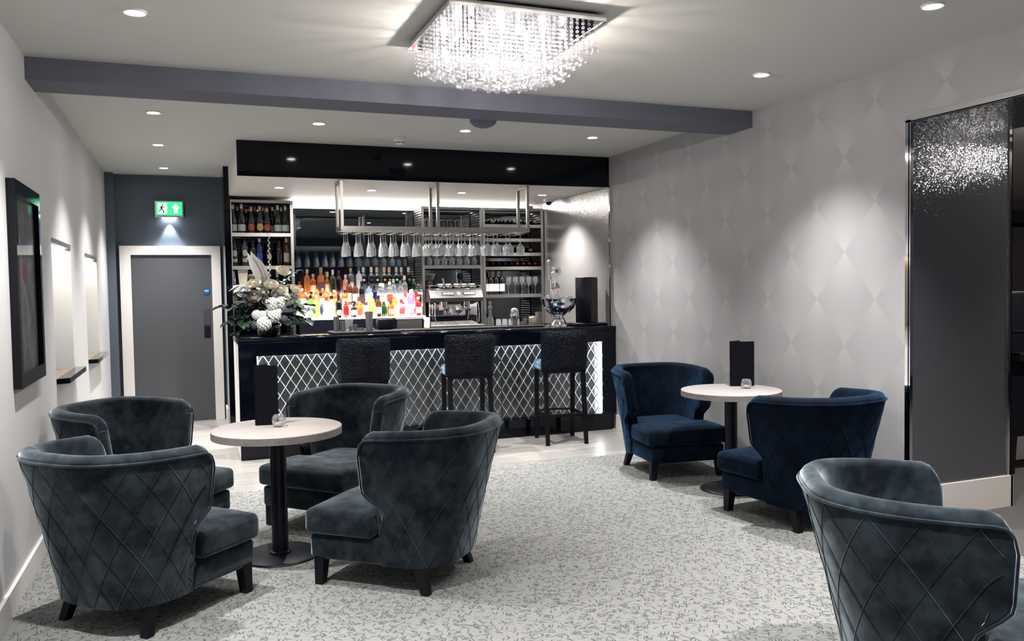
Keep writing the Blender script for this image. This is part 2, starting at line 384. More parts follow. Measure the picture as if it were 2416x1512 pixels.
# exit sign with lamp underneath
t = thing('exit_sign', 'green illuminated exit sign with running figure and up arrow above the door', 'sign', (-.165, YE, 2.46))
b = MB(); b.rbox(-.155, .155, -.07, 0, -.095, .095, .008, 2); b.build('housing', simple('exit sign grey', (.45, .47, .47), .4), t)
b = MB(); b.box(-.14, .14, -.073, -.07, -.072, .082); b.build('sign_face', mat('exit green', color=(.01, .3, .1), ec=(.02, .5, .18), es=1.0), t)
b = MB()
b.box(-.118, -.02, -.0745, -.073, -.055, .068)                                   # door panel
b.build('doorway', mat('lit white', color=(.7, .8, .75), ec=(.8, 1, .9), es=1.3), t)
b = MB()
b.prism([(-.075, .055), (-.062, .055), (-.058, .045), (-.066, .036), (-.078, .040)], -.076, -.0745)
b.prism([(-.10, .018), (-.085, .032), (-.062, .034), (-.04, .012), (-.046, .006), (-.064, .022), (-.070, .0), (-.052, -.018), (-.05, -.05), (-.062, -.05), (-.066, -.022), (-.082, -.006), (-.094, -.03), (-.116, -.03), (-.116, -.02), (-.10, -.018), (-.086, .016), (-.094, .012)], -.076, -.0745)
b.build('running_figure', simple('exit figure green', (.0, .22, .08), .5), t)
b = MB(); b.prism([(.07, .062), (.115, .012), (.094, .012), (.094, -.045), (.052, -.045), (.052, .012), (.028, .012)][::-1], -.0745, -.073)
b.build('arrow', mat('lit white arrow', color=(.8, .8, .8), ec=(.85, 1, .92), es=1.2), t)
b = MB(); b.box(-.075, .075, -.055, -.02, -.103, -.095); b.build('lamp_strip', emis('exit lamp', (.9, .93, 1), 25), t)

# niches : foil back, ledge, lamp
for k, (N, wh) in enumerate(((N1, 'nearer'), (N2, 'farther'))):
    b = MB(); b.box(-.965, -.955, N[0] + .002, N[1] - .002, N[2] + .02, N[3] - .002)
    b.box(-.955, XL, N[0] + .002, N[1] - .002, N[2], N[2] + .012)
    struct(b.build('trim_%d' % (15 + k), M['foil'], label='champagne foil lining of the %s wall niche' % wh))
    t = thing('niche_shelf', 'thin black ledge at the foot of the %s lit wall niche' % wh, 'shelf', (XL, (N[0] + N[1]) / 2, N[2]), 0, 'niche ledges')
    h = (N[1] - N[0]) / 2; b = MB()
    b.prism([(.001, -h + .01), (.075, -h + .055), (.075, h + .05), (.001, h + .05)], -.018, .018, 'xy'); b.build('ledge', M['gloss_black'], t)
    t = thing('niche_light', 'strip lamp under the top of the %s wall niche' % wh, 'light', (XL, (N[0] + N[1]) / 2, N[3]), 0, 'niche lights')
    b = MB(); b.box(-.04, .004, -h + .003, h - .003, -.032, .0); b.build('housing', M['steel_dark'], t)
    b = MB(); b.box(-.13, -.042, -h + .02, h - .02, -.012, -.004); b.build('lamp_strip', emis('niche lamp', (1, .93, .82), 13), t)

# framed picture
t = thing('framed_picture', 'tall black framed abstract picture on the left wall', 'picture', (XL, 5.12, 1.556))
H, Wd, fw = .525, .375, .055
b = MB()
b.box(0, .04, -Wd, -Wd + fw, -H, H); b.box(0, .04, Wd - fw, Wd, -H, H); b.box(0, .04, -Wd + fw, Wd - fw, -H, -H + .075); b.box(0, .04, -Wd + fw, Wd - fw, H - .075, H); b.build('frame', M['gloss_black'], t)
m = mat('abstract print', color=(.1, .1, .1), rough=.4); n = NT(m); v = n.coord('Object', (1, 3, 2))
f1 = n.ramp(n.noise(v, 3.2, 5, .65), [(.3, (.07, .08, .09)), (.55, (.28, .29, .30)), (.75, (.6, .6, .6))])
v2 = n.coord('Object'); sp = n.n('ShaderNodeSeparateXYZ'); n.l(v2, sp.inputs[0])
def blob(y, z, ry, rz):
    a = n.math('DIVIDE', n.math('SUBTRACT', sp.outputs['Y'], y), ry); c = n.math('DIVIDE', n.math('SUBTRACT', sp.outputs['Z'], z), rz)
    return n.math('LESS_THAN', n.math('ADD', n.math('ADD', n.math('MULTIPLY', a, a), n.math('MULTIPLY', c, c)), n.math('MULTIPLY', n.noise(v2, 22, 4, .7), 2.4)), 1.9)
n.base(n.mix(n.math('ADD', blob(.0, .05, .10, .07), n.math('MULTIPLY', blob(-.14, .30, .09, .05), .6), True), f1, (.30, .03, .03)))
b = MB(); b.box(.002, .012, -Wd + fw - .002, Wd - fw + .002, -H + .073, H - .073); b.build('print', m, t)
b = MB(); b.box(.02, .023, -Wd + fw - .002, Wd - fw + .002, -H + .073, H - .073); b.build('glazing', glassy('picture glass', (.97, .97, .97), 0, None, .55, .12), t)

# ------------------------------------------------------------------ lamps
def spot_data(name, w, ang, blend, col=(1, .97, .945), r=.03):
    l = bpy.data.lights.new(name, 'SPOT'); l.energy = w; l.spot_size = math.radians(ang); l.spot_blend = blend; l.color = col; l.shadow_soft_size = r; return l
SP_MAIN = spot_data('downlight beam', 170, 94, 1.0)
SP_NEAR = spot_data('near downlight beam', 215, 94, 1.0)
SP_BAR = spot_data('bar downlight beam', 160, 110, .8, (1, .94, .87))
SP_FAR = spot_data('far room beam', 120, 120, .8, (1, .85, .72))
rb = MB(); rb.lathe([(.040, -.004), (.043, -.009), (.052, -.010), (.055, -.004), (.055, 0), (.040, 0), (.040, -.004)], seg=28, cap0=False, cap1=False); RING = rb.mesh('bezel', M['white'])
lb = MB(); lb.cyl((0, 0, -.006), .040, .004, 24); LENS = lb.mesh('lens', M['lens'])
def downlight(x, y, z, label, group, data):
    t = thing('ceiling_spotlight', label, 'ceiling light', (x, y, z), 0, group)
    link('bezel', RING, t); link('lens', LENS, t); link('spot_beam', data, t, (0, 0, -.03))
G = 'recessed spotlights in the lounge ceiling'
downlight(-.194, 4.408, ZC, 'recessed ceiling spotlight at the front left, nearest the framed picture', G, SP_MAIN)
downlight(-.194, 6.785, ZC, 'first recessed spotlight behind the beam in the left row', G, SP_MAIN)
downlight(-.205, 8.234, ZC, 'middle recessed spotlight of the passage row leading to the door', G, SP_MAIN)
downlight(-.196, 9.737, ZC, 'recessed spotlight closest to the exit door', G, SP_MAIN)
downlight(1.028, 6.849, ZC, 'recessed spotlight behind the beam above the left end of the bar', G, SP_MAIN)
downlight(2.256, 6.804, ZC, 'recessed spotlight behind the beam above the middle bar stool', G, SP_MAIN)
downlight(3.459, 6.784, ZC, 'recessed spotlight behind the beam nearest the right wall', G, SP_MAIN)
downlight(3.495, 4.452, ZC, 'recessed spotlight above the blue armchairs', G, SP_MAIN)
downlight(3.445, 3.085, ZC, 'recessed spotlight at the top right edge of the view', G, SP_NEAR)
for i, (x, y) in enumerate(((-.2, 2.9), (1.03, 1.5), (2.26, 1.5), (-.2, .6), (3.45, .9))):
    downlight(x, y, ZC, 'recessed spotlight %s behind the viewpoint' % ORD[i], G, SP_NEAR)
for i, x in enumerate((.889, 1.822, 2.803, 3.755)):
    downlight(x, 8.62, 2.54, 'recessed spotlight above the bar, %s from the left' % ORD[i], 'recessed spotlights in the bar canopy', SP_BAR)
for i, (x, y) in enumerate(((6.2, 3.4), (7.4, 5.8), (6.4, 1.4))):
    downlight(x, y, 2.52, 'spotlight %s in the room beyond the doorway' % ORD[i], 'far room spotlights', SP_FAR)
l = spot_data('exit lamp beam', 22, 64, .4, (.85, .88, 1), .02)
link('spot_beam', l, bpy.data.objects['exit_sign'], (0, -.045, -.11), (0, 0, 0))

# chandelier : mirrored plate, bulbs, 100 crystal strands
CX, CY, CZ, HW = 1.56, 4.085, 2.80, .40
t = CH = thing('crystal_chandelier', 'square flush crystal chandelier with chrome plate blazing on the ceiling', 'chandelier', (CX, CY, ZC))
b = MB(); b.box(-HW + .004, HW - .004, -HW + .004, HW - .004, -.045, -.018); b.build('plate', M['chrome'], t)
b = MB(); b.box(-.3, .3, -.3, .3, -.02, 0); b.build('ceiling_box', M['steel_dark'], t)
b = MB()
for s in (-1, 1): b.box(-HW, HW, s * HW - .004, s * HW + .004, -.05, -.032); b.box(s * HW - .004, s * HW + .004, -HW, HW, -.05, -.032)
b.build('rim', M['chrome'], t)
BUL = MB(); BUL.lathe([(.0, -.05), (.007, -.046), (.008, -.01), (.005, 0)], seg=10); BULF = BUL.mesh('bulb', M['bulb_far']); BUL = BUL.mesh('bulb', M['bulb'])
pl = bpy.data.lights.new('bulb glow', 'POINT'); pl.energy = 5.5; pl.shadow_soft_size = .012; pl.color = (1, .9, .82)
for i in range(3):
    for j in range(3):
        x, y = (i - 1) * .24, (j - 1) * .24
        bo = link('bulb', BUL, t, (x, y, -.055)); link('bulb_glow', pl, t, (x, y, -.135))
def strand(L, big):
    b = MB(); z = 0
    b.tube([(0, 0, 0), (0, 0, -L)], .0007, 4)
    z = -.012
    while z > -L + .03:
        b.sphere((0, 0, z), .0085, 6, 4, (1, 1, .9), False); z -= .0205
    b.sphere((0, 0, -L), big, 10, 7, (1, 1, 1), False)
    return b.mesh('crystal_strand', M['crystal'])
STR = {}
NS = 12; cells = [(i, j) for i in range(NS) for j in range(NS)]
cells.sort(key=lambda c: (min(c[0], c[1], NS - 1 - c[0], NS - 1 - c[1]) > 0, c[1], c[0]))
rest = MB()
for k, (i, j) in enumerate(cells):
    x, y = (i - (NS - 1) / 2) * .0655, (j - (NS - 1) / 2) * .0655
    r = max(abs(x), abs(y)) / .36; rr = math.hypot(x, y) / .51
    L = round(.125 + .125 * (1 - rr ** 1.6) + random.choice((-.012, 0, .012)), 3)
    if L not in STR: STR[L] = strand(L, .017)
    if k < 100: link('crystal_strand', STR[L], t, (x, y, -.045))
    else:
        me = STR[L]; rest.add([(p.co.x + x, p.co.y + y, p.co.z - .045) for p in me.vertices], [tuple(f.vertices) for f in me.polygons])
o = rest.build('inner_crystal_strands', M['crystal'], t); o['kind'] = 'stuff'

# second chandelier in the room beyond (its sparkle shows in the glitter jamb)
t2 = thing('crystal_chandelier', 'crystal chandelier in the far room beyond the doorway', 'chandelier', (5.55, 3.2, 2.51))
b = MB(); b.box(-.35, .35, -.35, .35, -.03, 0); b.build('plate', M['chrome'], t2)
for i in range(3):
    for j in range(3):
        link('bulb', BULF, t2, ((i - 1) * .22, (j - 1) * .22, -.1)); link('crystal_strand', list(STR.values())[(i + j) % len(STR)], t2, ((i - 1) * .22 + .05, (j - 1) * .22, -.03))

# smoke detector, dome, camera
t = thing('smoke_detector', 'white smoke detector on the ceiling in front of the bar canopy', 'smoke detector', (1.80, 7.30, ZC))
b = MB(); b.lathe([(.055, 0), (.055, -.025), (.047, -.04)], seg=28); b.build('base', M['white'], t)
b = MB(); b.lathe([(.040, -.04), (.040, -.052), (.030, -.062), (.0, -.064)], seg=24); b.build('sensor_cap', M['white'], t)
b = MB()
for k in range(10): b.M = Matrix.Rotation(k * PI / 5, 4, 'Z'); b.box(.039, .043, -.007, .007, -.053, -.042)
b.build('vents', M['steel_dark'], t)
b = MB(); b.lathe([(.11, 0), (.105, -.02), (.08, -.045), (.04, -.06), (0, -.063)], seg=32)
tag(b.build('ceiling_dome', M['beam'], None, (2.262, 6.36, ZC)), 'shallow grey ceiling dome half hidden by the beam', 'dome')
t = thing('security_camera', 'small white dome camera on the bar canopy at the right wall', 'camera', (4.03, 9.05, 2.54))
b = MB(); b.lathe([(.065, 0), (.065, -.02), (.058, -.035)], seg=24); b.build('mount', M['white'], t)
b = MB(); b.sphere((-.01, -.01, -.035), .04, 16, 10); b.build('lens_dome', M['gloss_black'], t)

# dark cabinet in the far room
t = thing('black_cabinet', 'tall black cabinet on slim legs in the room beyond the doorway', 'cabinet', (6.55, 4.68, 0))
b = MB(); b.rbox(-.72, .72, -.18, .3, .29, 1.40, .008, 2); b.build('body', M['satin_black'], t)
b = MB(); b.rbox(-.71, .71, -.26, -.17, .88, .945, .006, 2); b.build('shelf_ledge', M['satin_black'], t)
b = MB(); b.box(-.70, .70, -.19, -.178, 1.10, 1.115); b.build('trim_line', M['steel_dark'], t)
for sx in (-1, 1):
    for y in (-.15, .27):
        b = MB(); b.leg((sx * .67, y, .30), (sx * .67, y, 0), .032, .02); b.build('leg', M['satin_black'], t)
# ------------------------------------------------------------------ tub armchairs
def smooth01(t): t = max(0, min(1, t)); return t * t * (3 - 2 * t)
ZB, ZT, TH = .135, .775, .078
ARM = .16
def outer(s, v):
    """s in [0,1] runs from the left arm round the back to the right arm, v from the hem to the piping"""
    W = .305 + .085 * v ** 1.1; B = .385 + .155 * v ** 1.15; y0 = -.06
    F = -.105 + .107 * smooth01((v - .46) / .20)
    a = ARM; e = .70
    if s < a: x, y = -W, F + (y0 - F) * (s / a)
    elif s > 1 - a: x, y = W, F + (y0 - F) * ((1 - s) / a)
    else:
        th = (s - a) / (1 - 2 * a) * PI - PI / 2
        c, sn = math.cos(th), math.sin(th)
        x = W * math.copysign(abs(sn) ** e, sn); y = y0 - (B + y0) * abs(c) ** e
    # the top corner of each wing is rounded, the back stands a little higher than the arms
    back = max(0.0, min(1.0, (y0 - y) / .4)); zt = ZT + .018 * back
    d = .052 - min(s, 1 - s) / a * .06; q = min(s, 1 - s) / a * .062
    rc = .055
    if q < rc: zt -= rc - math.sqrt(max(0, rc * rc - (rc - q) ** 2))
    return Vector((x, y, ZB + (zt - ZB) * v))
# arc length of the shell at mid height, so that the quilting runs evenly
_pl = [outer(i / 400, .6) for i in range(401)]; _al = [0.0]
for i in range(400): _al.append(_al[-1] + (Vector(_pl[i + 1].xy) - Vector(_pl[i].xy)).length)
def s_at(t):
    L = t * _al[-1]
    for i in range(400):
        if _al[i + 1] >= L: return (i + (L - _al[i]) / max(1e-9, _al[i + 1] - _al[i])) / 400
    return 1.0
def shell_meshes():
    NSN, NV = 72, 22
    b = MB(); rings = []
    def normal(s):
        p, q = outer(min(1, s + .004), 1), outer(max(0, s - .004), 1); d = (p - q); nrm = Vector((-d.y, d.x, 0)).normalized()
        c = outer(s, 1); 
        if nrm.dot(Vector((0, -.02, 0)) - Vector((c.x, c.y, 0))) < 0: nrm = -nrm
        return nrm
    def section(s):
        nr = normal(s); O = [outer(s, i / NV) for i in range(NV + 1)]
        top = O[-1]; out = list(O); r = TH / 2; rz = r * min(1.0, .08 + (min(s, 1 - s) / ARM * .062 / .055) ** .6)
        for k in range(1, 9):
            a = PI - PI * k / 8
            out.append(top + nr * (r + r * math.cos(a)) + Vector((0, 0, rz * math.sin(a))))
        inn = []
        for i in range(NV, -1, -1):
            v = i / NV; p = outer(s, v); lean = TH + .02 * (1 - v)
            inn.append(Vector((p.x, p.y, p.z)) + nr * lean)
        return out + inn[1:]
    S = sorted(set([s_at(i / NSN) for i in range(NSN + 1)] + [ARM * q for q in (.05, .1, .18, .3, .45)] + [1 - ARM * q for q in (.05, .1, .18, .3, .45)]))
    secs = [section(s) for s in S]
    nsec = len(secs[0])
    def endring(sec, ph):
        mid = []
        n = len(sec)
        o, q = [], []
        res = []
        for i, p in enumerate(sec):
            j = n - 1 - i; m = (p + sec[j]) / 2
            fwd = Vector((0, 1, 0)); res.append(m + (p - m) * math.cos(ph) + fwd * .012 * math.sin(ph))
        return res
    caps0 = [endring(secs[0], ph) for ph in (PI / 2 * .98, PI / 3, PI / 6)]
    caps1 = [endring(secs[-1], ph) for ph in (PI / 6, PI / 3, PI / 2 * .98)]
    allr = caps0 + secs + caps1; vs = [p for r in allr for p in r]; fs = []
    for i in range(len(allr) - 1):
        for k in range(nsec - 1): fs.append((i * nsec + k, (i + 1) * nsec + k, (i + 1) * nsec + k + 1, i * nsec + k + 1))
        fs.append((i * nsec, i * nsec + nsec - 1, (i + 1) * nsec + nsec - 1, (i + 1) * nsec))
    b.add(vs, fs, True)
    # quilting cords on the outside
    def op(s, v, off=.0015):
        p = outer(s, v); c = Vector((-p.x, -.02 - p.y, 0)).normalized(); return p - c * off
    K = 10; slope = .30
    for fam in (1, -1):
        for k in range(-8, K + 9):
            pts = []
            for i in range(25):
                v = i / 24; s = (k / K) + fam * slope * (v - .5)
                if .006 < s < .994: pts.append(op(s_at(s), v * .985, .001))
            if len(pts) > 3: b.tube(pts, .0016, 5)
    # piping along the rim and down the fronts
    pp = MB(); path = []
    for i in range(NV, 8, -1): path.append(outer(0, i / NV) + Vector((-.002, .008, 0)))
    path = path[::-1]
    rim = [outer(q, 1) for q in S]
    rim = [p - Vector((-p.x, -.02 - p.y, 0)).normalized() * .004 for p in rim]
    path = path[:-1] + rim + [outer(1, i / NV) + Vector((.002, .008, 0)) for i in range(NV - 1, 8, -1)]
    pp.tube(path, .0055, 6)
    return b, pp
SHB, PIB = shell_meshes()
def make_chair(mk, label, group):
    vm = M[mk]; t = thing('tub_armchair', label, 'armchair', (0, 0, 0), 0, group)
    link('quilted_shell', SHB.mesh('quilted_shell', vm), t)
    link('piping', PIB.mesh('piping', vm), t)
    b = MB(); b.rbox(-.300, .300, -.16, .355, ZB, .262, .020, 3); b.rbox(-.235, .235, -.33, -.05, ZB, .262, .03, 3); b.build('seat_base', vm, t)
    b = MB(); b.rbox(-.33, .33, -.02, .37, .268, .392, .030, 4, True, .022); b.rbox(-.235, .235, -.34, .06, .268, .392, .03, 3, True, .02); b.build('seat_cushion', vm, t)
    for sx in (-1, 1):
        b = MB(); b.leg((sx * .272, .30, .15), (sx * .282, .305, 0), .029, .021); b.build('leg', M['leg'], t)
        b = MB(); b.leg((sx * .235, -.235, .15), (sx * .262, -.285, 0), .027, .020); b.build('leg', M['leg'], t)
    return t
def R(d): return math.radians(d - 90)
GC = 'slate velvet tub armchairs'; BC = 'blue velvet tub armchairs'
g0 = make_chair('velvet_grey', 'slate velvet tub armchair at front left with its quilted back to the camera', GC)
g0.location = (-.183, 4.288, 0); g0.rotation_euler = (0, 0, R(43.9))
copy_tree(g0, (1.01, 4.276, 0), R(138.2), 'slate velvet tub armchair right of the left table, quilted back turned to the room')
copy_tree(g0, (.875, 5.493, 0), R(222.5), 'slate velvet tub armchair between the left table and the bar, facing the camera')
copy_tree(g0, (-.243, 5.471, 0), R(-40), 'slate velvet tub armchair by the left wall under the framed picture')
copy_tree(g0, (2.447, 2.034, 0), R(-32.6), 'slate velvet tub armchair cut off by the bottom right corner of the picture')
u0 = make_chair('velvet_blue', 'dark blue velvet tub armchair at the right wall beside the bar, facing the camera', BC)
u0.location = (3.606, 5.77, 0); u0.rotation_euler = (0, 0, R(-97))
copy_tree(u0, (3.605, 4.281, 0), R(95.7), 'dark blue velvet tub armchair seen from behind in front of the doorway')

# ------------------------------------------------------------------ pedestal tables with menu and tealight
def table(x, y, label, rz):
    t = thing('pedestal_table', label, 'table', (x, y, 0), rz, 'round pedestal tables')
    b = MB(); b.lathe([(.355, .728), (.357, .731)], seg=64, cap0=False, cap1=False); b.lathe([(.357, .691), (.357, .728)], seg=64, cap1=False); b.slot = 1; b.lathe([(.357, .728), (.357, .7315), (.355, .733), (0, .733)], seg=64, cap0=False)
    b.build('tabletop', [M['oak_edge'], M['oak']], t)
    b = MB(); b.cyl((0, 0, .02), .045, .672, 28); b.lathe([(.06, .02), (.06, .03), (.046, .035)], seg=28); b.lathe([(.045, .665), (.12, .68), (.12, .691)], seg=28); b.build('column', M['satin_black'], t)
    b = MB(); b.lathe([(.225, 0), (.225, .008), (.21, .016), (.05, .021)], seg=48); b.build('base_plate', M['satin_black'], t)
table(.452, 4.83, 'round oak topped pedestal table on the left between four slate armchairs', .5)
table(3.665, 5.03, 'round oak topped pedestal table on the right between two blue armchairs', .3)
def menu(x, y, rz, w, h, label):
    t = thing('menu_stand', label, 'menu', (x, y, .733), rz, 'black menu stands')
    b = MB(); b.box(-w / 2, w / 2, -.004, .004, 0, h); b.build('front_board', M.setdefault('menu black', mat('menu black', color=(.003, .0035, .007), rough=.6, spec=.12)), t)
    b = MB(); b.M = Matrix.Translation((-w / 2, 0, 0)) @ Matrix.Rotation(math.radians(38), 4, 'Z'); b.box(0, w * .7, .004, .011, 0, h + .003); b.build('side_board', M['menu black'], t)
    b = MB(); b.box(-.008, .008, -.0055, -.004, h * .48, h * .52); b.build('emblem', M['satin_black'], t)
menu(.408, 4.93, -.18, .125, .343, 'black menu stand on the left table')
menu(3.866, 5.16, -.35, .175, .335, 'black menu stand on the right table')
def tealight(x, y, label):
    t = thing('tealight_holder', label, 'candle holder', (x, y, .733), 0, 'glass tealight holders')
    pr = [(.018, .002), (.030, .010), (.038, .028), (.039, .042), (.034, .06), (.027, .069), (.026, .068), (.032, .058), (.036, .042), (.035, .03), (.028, .013), (.0, .008)]
    b = MB(); b.lathe(pr, seg=28, cap0=False); b.lathe([(.0, .001), (.019, .001), (.02, .003)], seg=20, cap0=False, cap1=False); b.build('glass_bowl', M['clear'], t)
    b = MB(); b.cyl((0, 0, .0105), .019, .012, 20); b.build('candle', M['paper'], t)
tealight(.462, 4.845, 'small round glass tealight holder on the left table')
tealight(3.80, 5.03, 'small round glass tealight holder on the right table')

# ------------------------------------------------------------------ bar counter
CF, CB, CL, CR, CT = 7.683, 8.42, .405, 4.16, 1.083
t = BAR = thing('bar_counter', 'long gloss black bar counter with backlit diamond lattice front', 'bar counter', (0, 0, 0))
b = MB(); b.rbox(CL - .006, CR + .004, CF - .004, CB, CT - .045, CT, .005, 2); b.build('worktop', M['gloss_black'], t)
b = MB()
b.box(CL, .561, CF, CF + .10, .17, CT - .045); b.box(4.008, CR, CF, CF + .10, .17, CT - .045); b.box(.561, 4.008, CF, CF + .10, .936, CT - .045); b.box(.561, 4.008, CF, CF + .018, .924, .936); b.box(.561, 4.008, CF, CF + .10, .165, .176)
b.build('front_frame', M['gloss_black'], t)
b = MB(); b.box(CL, CR - .05, CF + .002, CB - .02, 0, .165); b.build('plinth', M['gloss_black'], t)
b = MB(); b.box(CL + .002, CL + .025, CF + .102, CB, .166, CT - .046); b.box(CL - .002, CL + .012, CF + .03, CB, .02, CT - .05); b.build('side_panel', M['white'], t)
b = MB(); b.box(CR - .02, CR - .002, CF + .102, CB, .166, CT - .046); b.box(CL + .03, CR - .03, CB - .03, CB - .01, .166, CT - .046); b.build('inner_carcass', M['satin_black'], t)
JX = 2.905
for x0, x1 in ((.561, JX - .001), (JX + .001, 4.008)):
    b = MB(); b.box(x0, x1, CF + .095, CF + .1, .176, .932); b.build('satin_panel', M['satin'], t)
# chrome diamond lattice with studs
def lattice(x0, x1, z0, z1, y, px, pz, ox):
    b = MB(); s = pz / px
    def seg(c, sg):
        # line z = zc + sg*s*(x-c)
        pts = []
        xa, xb = x0, x1
        za, zb = zc + sg * s * (xa - c), zc + sg * s * (xb - c)
        if sg > 0:
            if za < z0: xa = c + (z0 - zc) / s; za = z0
            if zb > z1: xb = c + (z1 - zc) / s; zb = z1
        else:
            if za > z1: xa = c - (z1 - zc) / s; za = z1
            if zb < z0: xb = c - (z0 - zc) / s; zb = z0
        if xb - xa > .008: b.tube([(xa, y, za), (xb, y, zb)], .0046, 10)
    zc = z1 - .004
    n = int((x1 - x0) / px) + 12
    for k in range(-10, n):
        c = ox + k * px; seg(c, 1); seg(c, -1)
    j = 0; z = zc
    while z > z0:
        off = 0 if j % 2 == 0 else px / 2
        for k in range(-2, n):
            x = ox + k * px + off
            if x0 < x < x1: b.sphere((x, y - .004, z), .0068, 8, 5)
        z -= pz / 2; j += 1
    return b
lattice(.565, JX - .002, .182, .928, CF + .089, .0955, .150, .62).build('chrome_lattice', M['soft_chrome'], t)
lattice(JX + .002, 4.004, .182, .928, CF + .089, .0955, .150, JX + .005).build('chrome_lattice', M['soft_chrome'], t)
b = MB(); b.box(JX - .004, JX + .004, CF + .08, CF + .095, .18, .93); b.build('panel_joint', M['chrome'], t)
b = MB(); b.box(.58, 3.99, CF + .03, CF + .05, .928, .9355); b.build('top_light_strip', M['led'], t)
b = MB(); b.box(4.0, 4.0075, CF + .035, CF + .085, .18, .922); b.build('side_light_strip', M['led'], t)
b = MB(); b.box(.5615, .569, CF + .03, CF + .085, .18, .928); b.build('side_light_strip', M['led'], t)

# stools
def make_stool(label):
    t = thing('bar_stool', label, 'bar stool', (0, 0, 0), 0, 'upholstered bar stools at the counter')
    # back: slightly curved padded panel on the -y side
    b = MB(); n, mz = 14, 12; W0, W1, z0, z1 = .222, .234, .680, 1.085
    vs = []; fs = []
    def pt(u, v, d):
        w = W0 + (W1 - W0) * v; x = u * w; y = -.205 - .055 * v + .055 * abs(u) ** 2.2 + d
        z = z0 + (z1 - z0) * v; cr = .035
        return (x, y, z)
    us = [-1 + 2 * i / n for i in range(n + 1)]; vv = [j / mz for j in range(mz + 1)]
    def rnd(u, v):
        # round the corners of the outline
        k = .82
        au, av = abs(u), abs(2 * v - 1)
        if au > k and av > k:
            d = math.hypot((au - k) / (1 - k), (av - k) / (1 - k))
            if d > 1: au = k + (au - k) / d; av = k + (av - k) / d
        return math.copysign(au, u), .5 + .5 * math.copysign(av, 2 * v - 1)
    for d in (-.026, .026):
        for u in us:
            for v in vv:
                a, c = rnd(u, v); e = max(abs(a), abs(2 * c - 1)); pf = 1 - max(0, (e - .86) / .14) ** 2 * .6
                vs.append(pt(a, c, d * pf))
    st = (n + 1) * (mz + 1)
    for i in range(n):
        for j in range(mz):
            q = i * (mz + 1) + j; fs += [(q, q + 1, q + mz + 2, q + mz + 1), (st + q, st + q + mz + 1, st + q + mz + 2, st + q + 1)]
    for i in range(n):
        for j in (0, mz): q = i * (mz + 1) + j; fs.append((q, q + mz + 1, st + q + mz + 1, st + q))
    for j in range(mz):
        for i in (0, n): q = i * (mz + 1) + j; fs.append((q, q + 1, st + q + 1, st + q))
    b.add(vs, fs, True); b.build('backrest', M['curly'], t)
    b = MB(); b.rbox(-.21, .21, -.19, .215, .69, .785, .03, 3, True, .015); b.build('seat', M['velvet_stool'], t)
    for sx in (-1, 1):
        b = MB(); b.leg((sx * .185, -.165, .69), (sx * .19, -.235, 0), .021, .017); b.build('leg', M['leg'], t)
        b = MB(); b.leg((sx * .185, .175, .69), (sx * .185, .205, 0), .021, .017); b.build('leg', M['leg'], t)
        b = MB(); b.box(sx * .186 - .009, sx * .186 + .009, -.19, .175, .262, .29); b.build('stretcher', M['leg'], t)
    b = MB(); b.tube([(-.187 + .374 * i / 12, .20 + .05 * math.sin(PI * i / 12), .275) for i in range(13)], .011, 6); b.build('footrest', M['leg'], t)
    b = MB(); b.box(-.17, .17, -.214, -.196, .262, .29); b.build('rear_stretcher', M['leg'], t)
    return t
s0 = make_stool('left bar stool with black curly back, behind a slate armchair'); s0.location = (1.43, 7.335, 0); s0.rotation_euler = (0, 0, -.13)
copy_tree(s0, (2.40, 7.335, 0), -.13, 'middle of the three bar stools with black curly back')
copy_tree(s0, (3.355, 7.345, 0), -.15, 'right bar stool with black curly back, its four legs in full view')
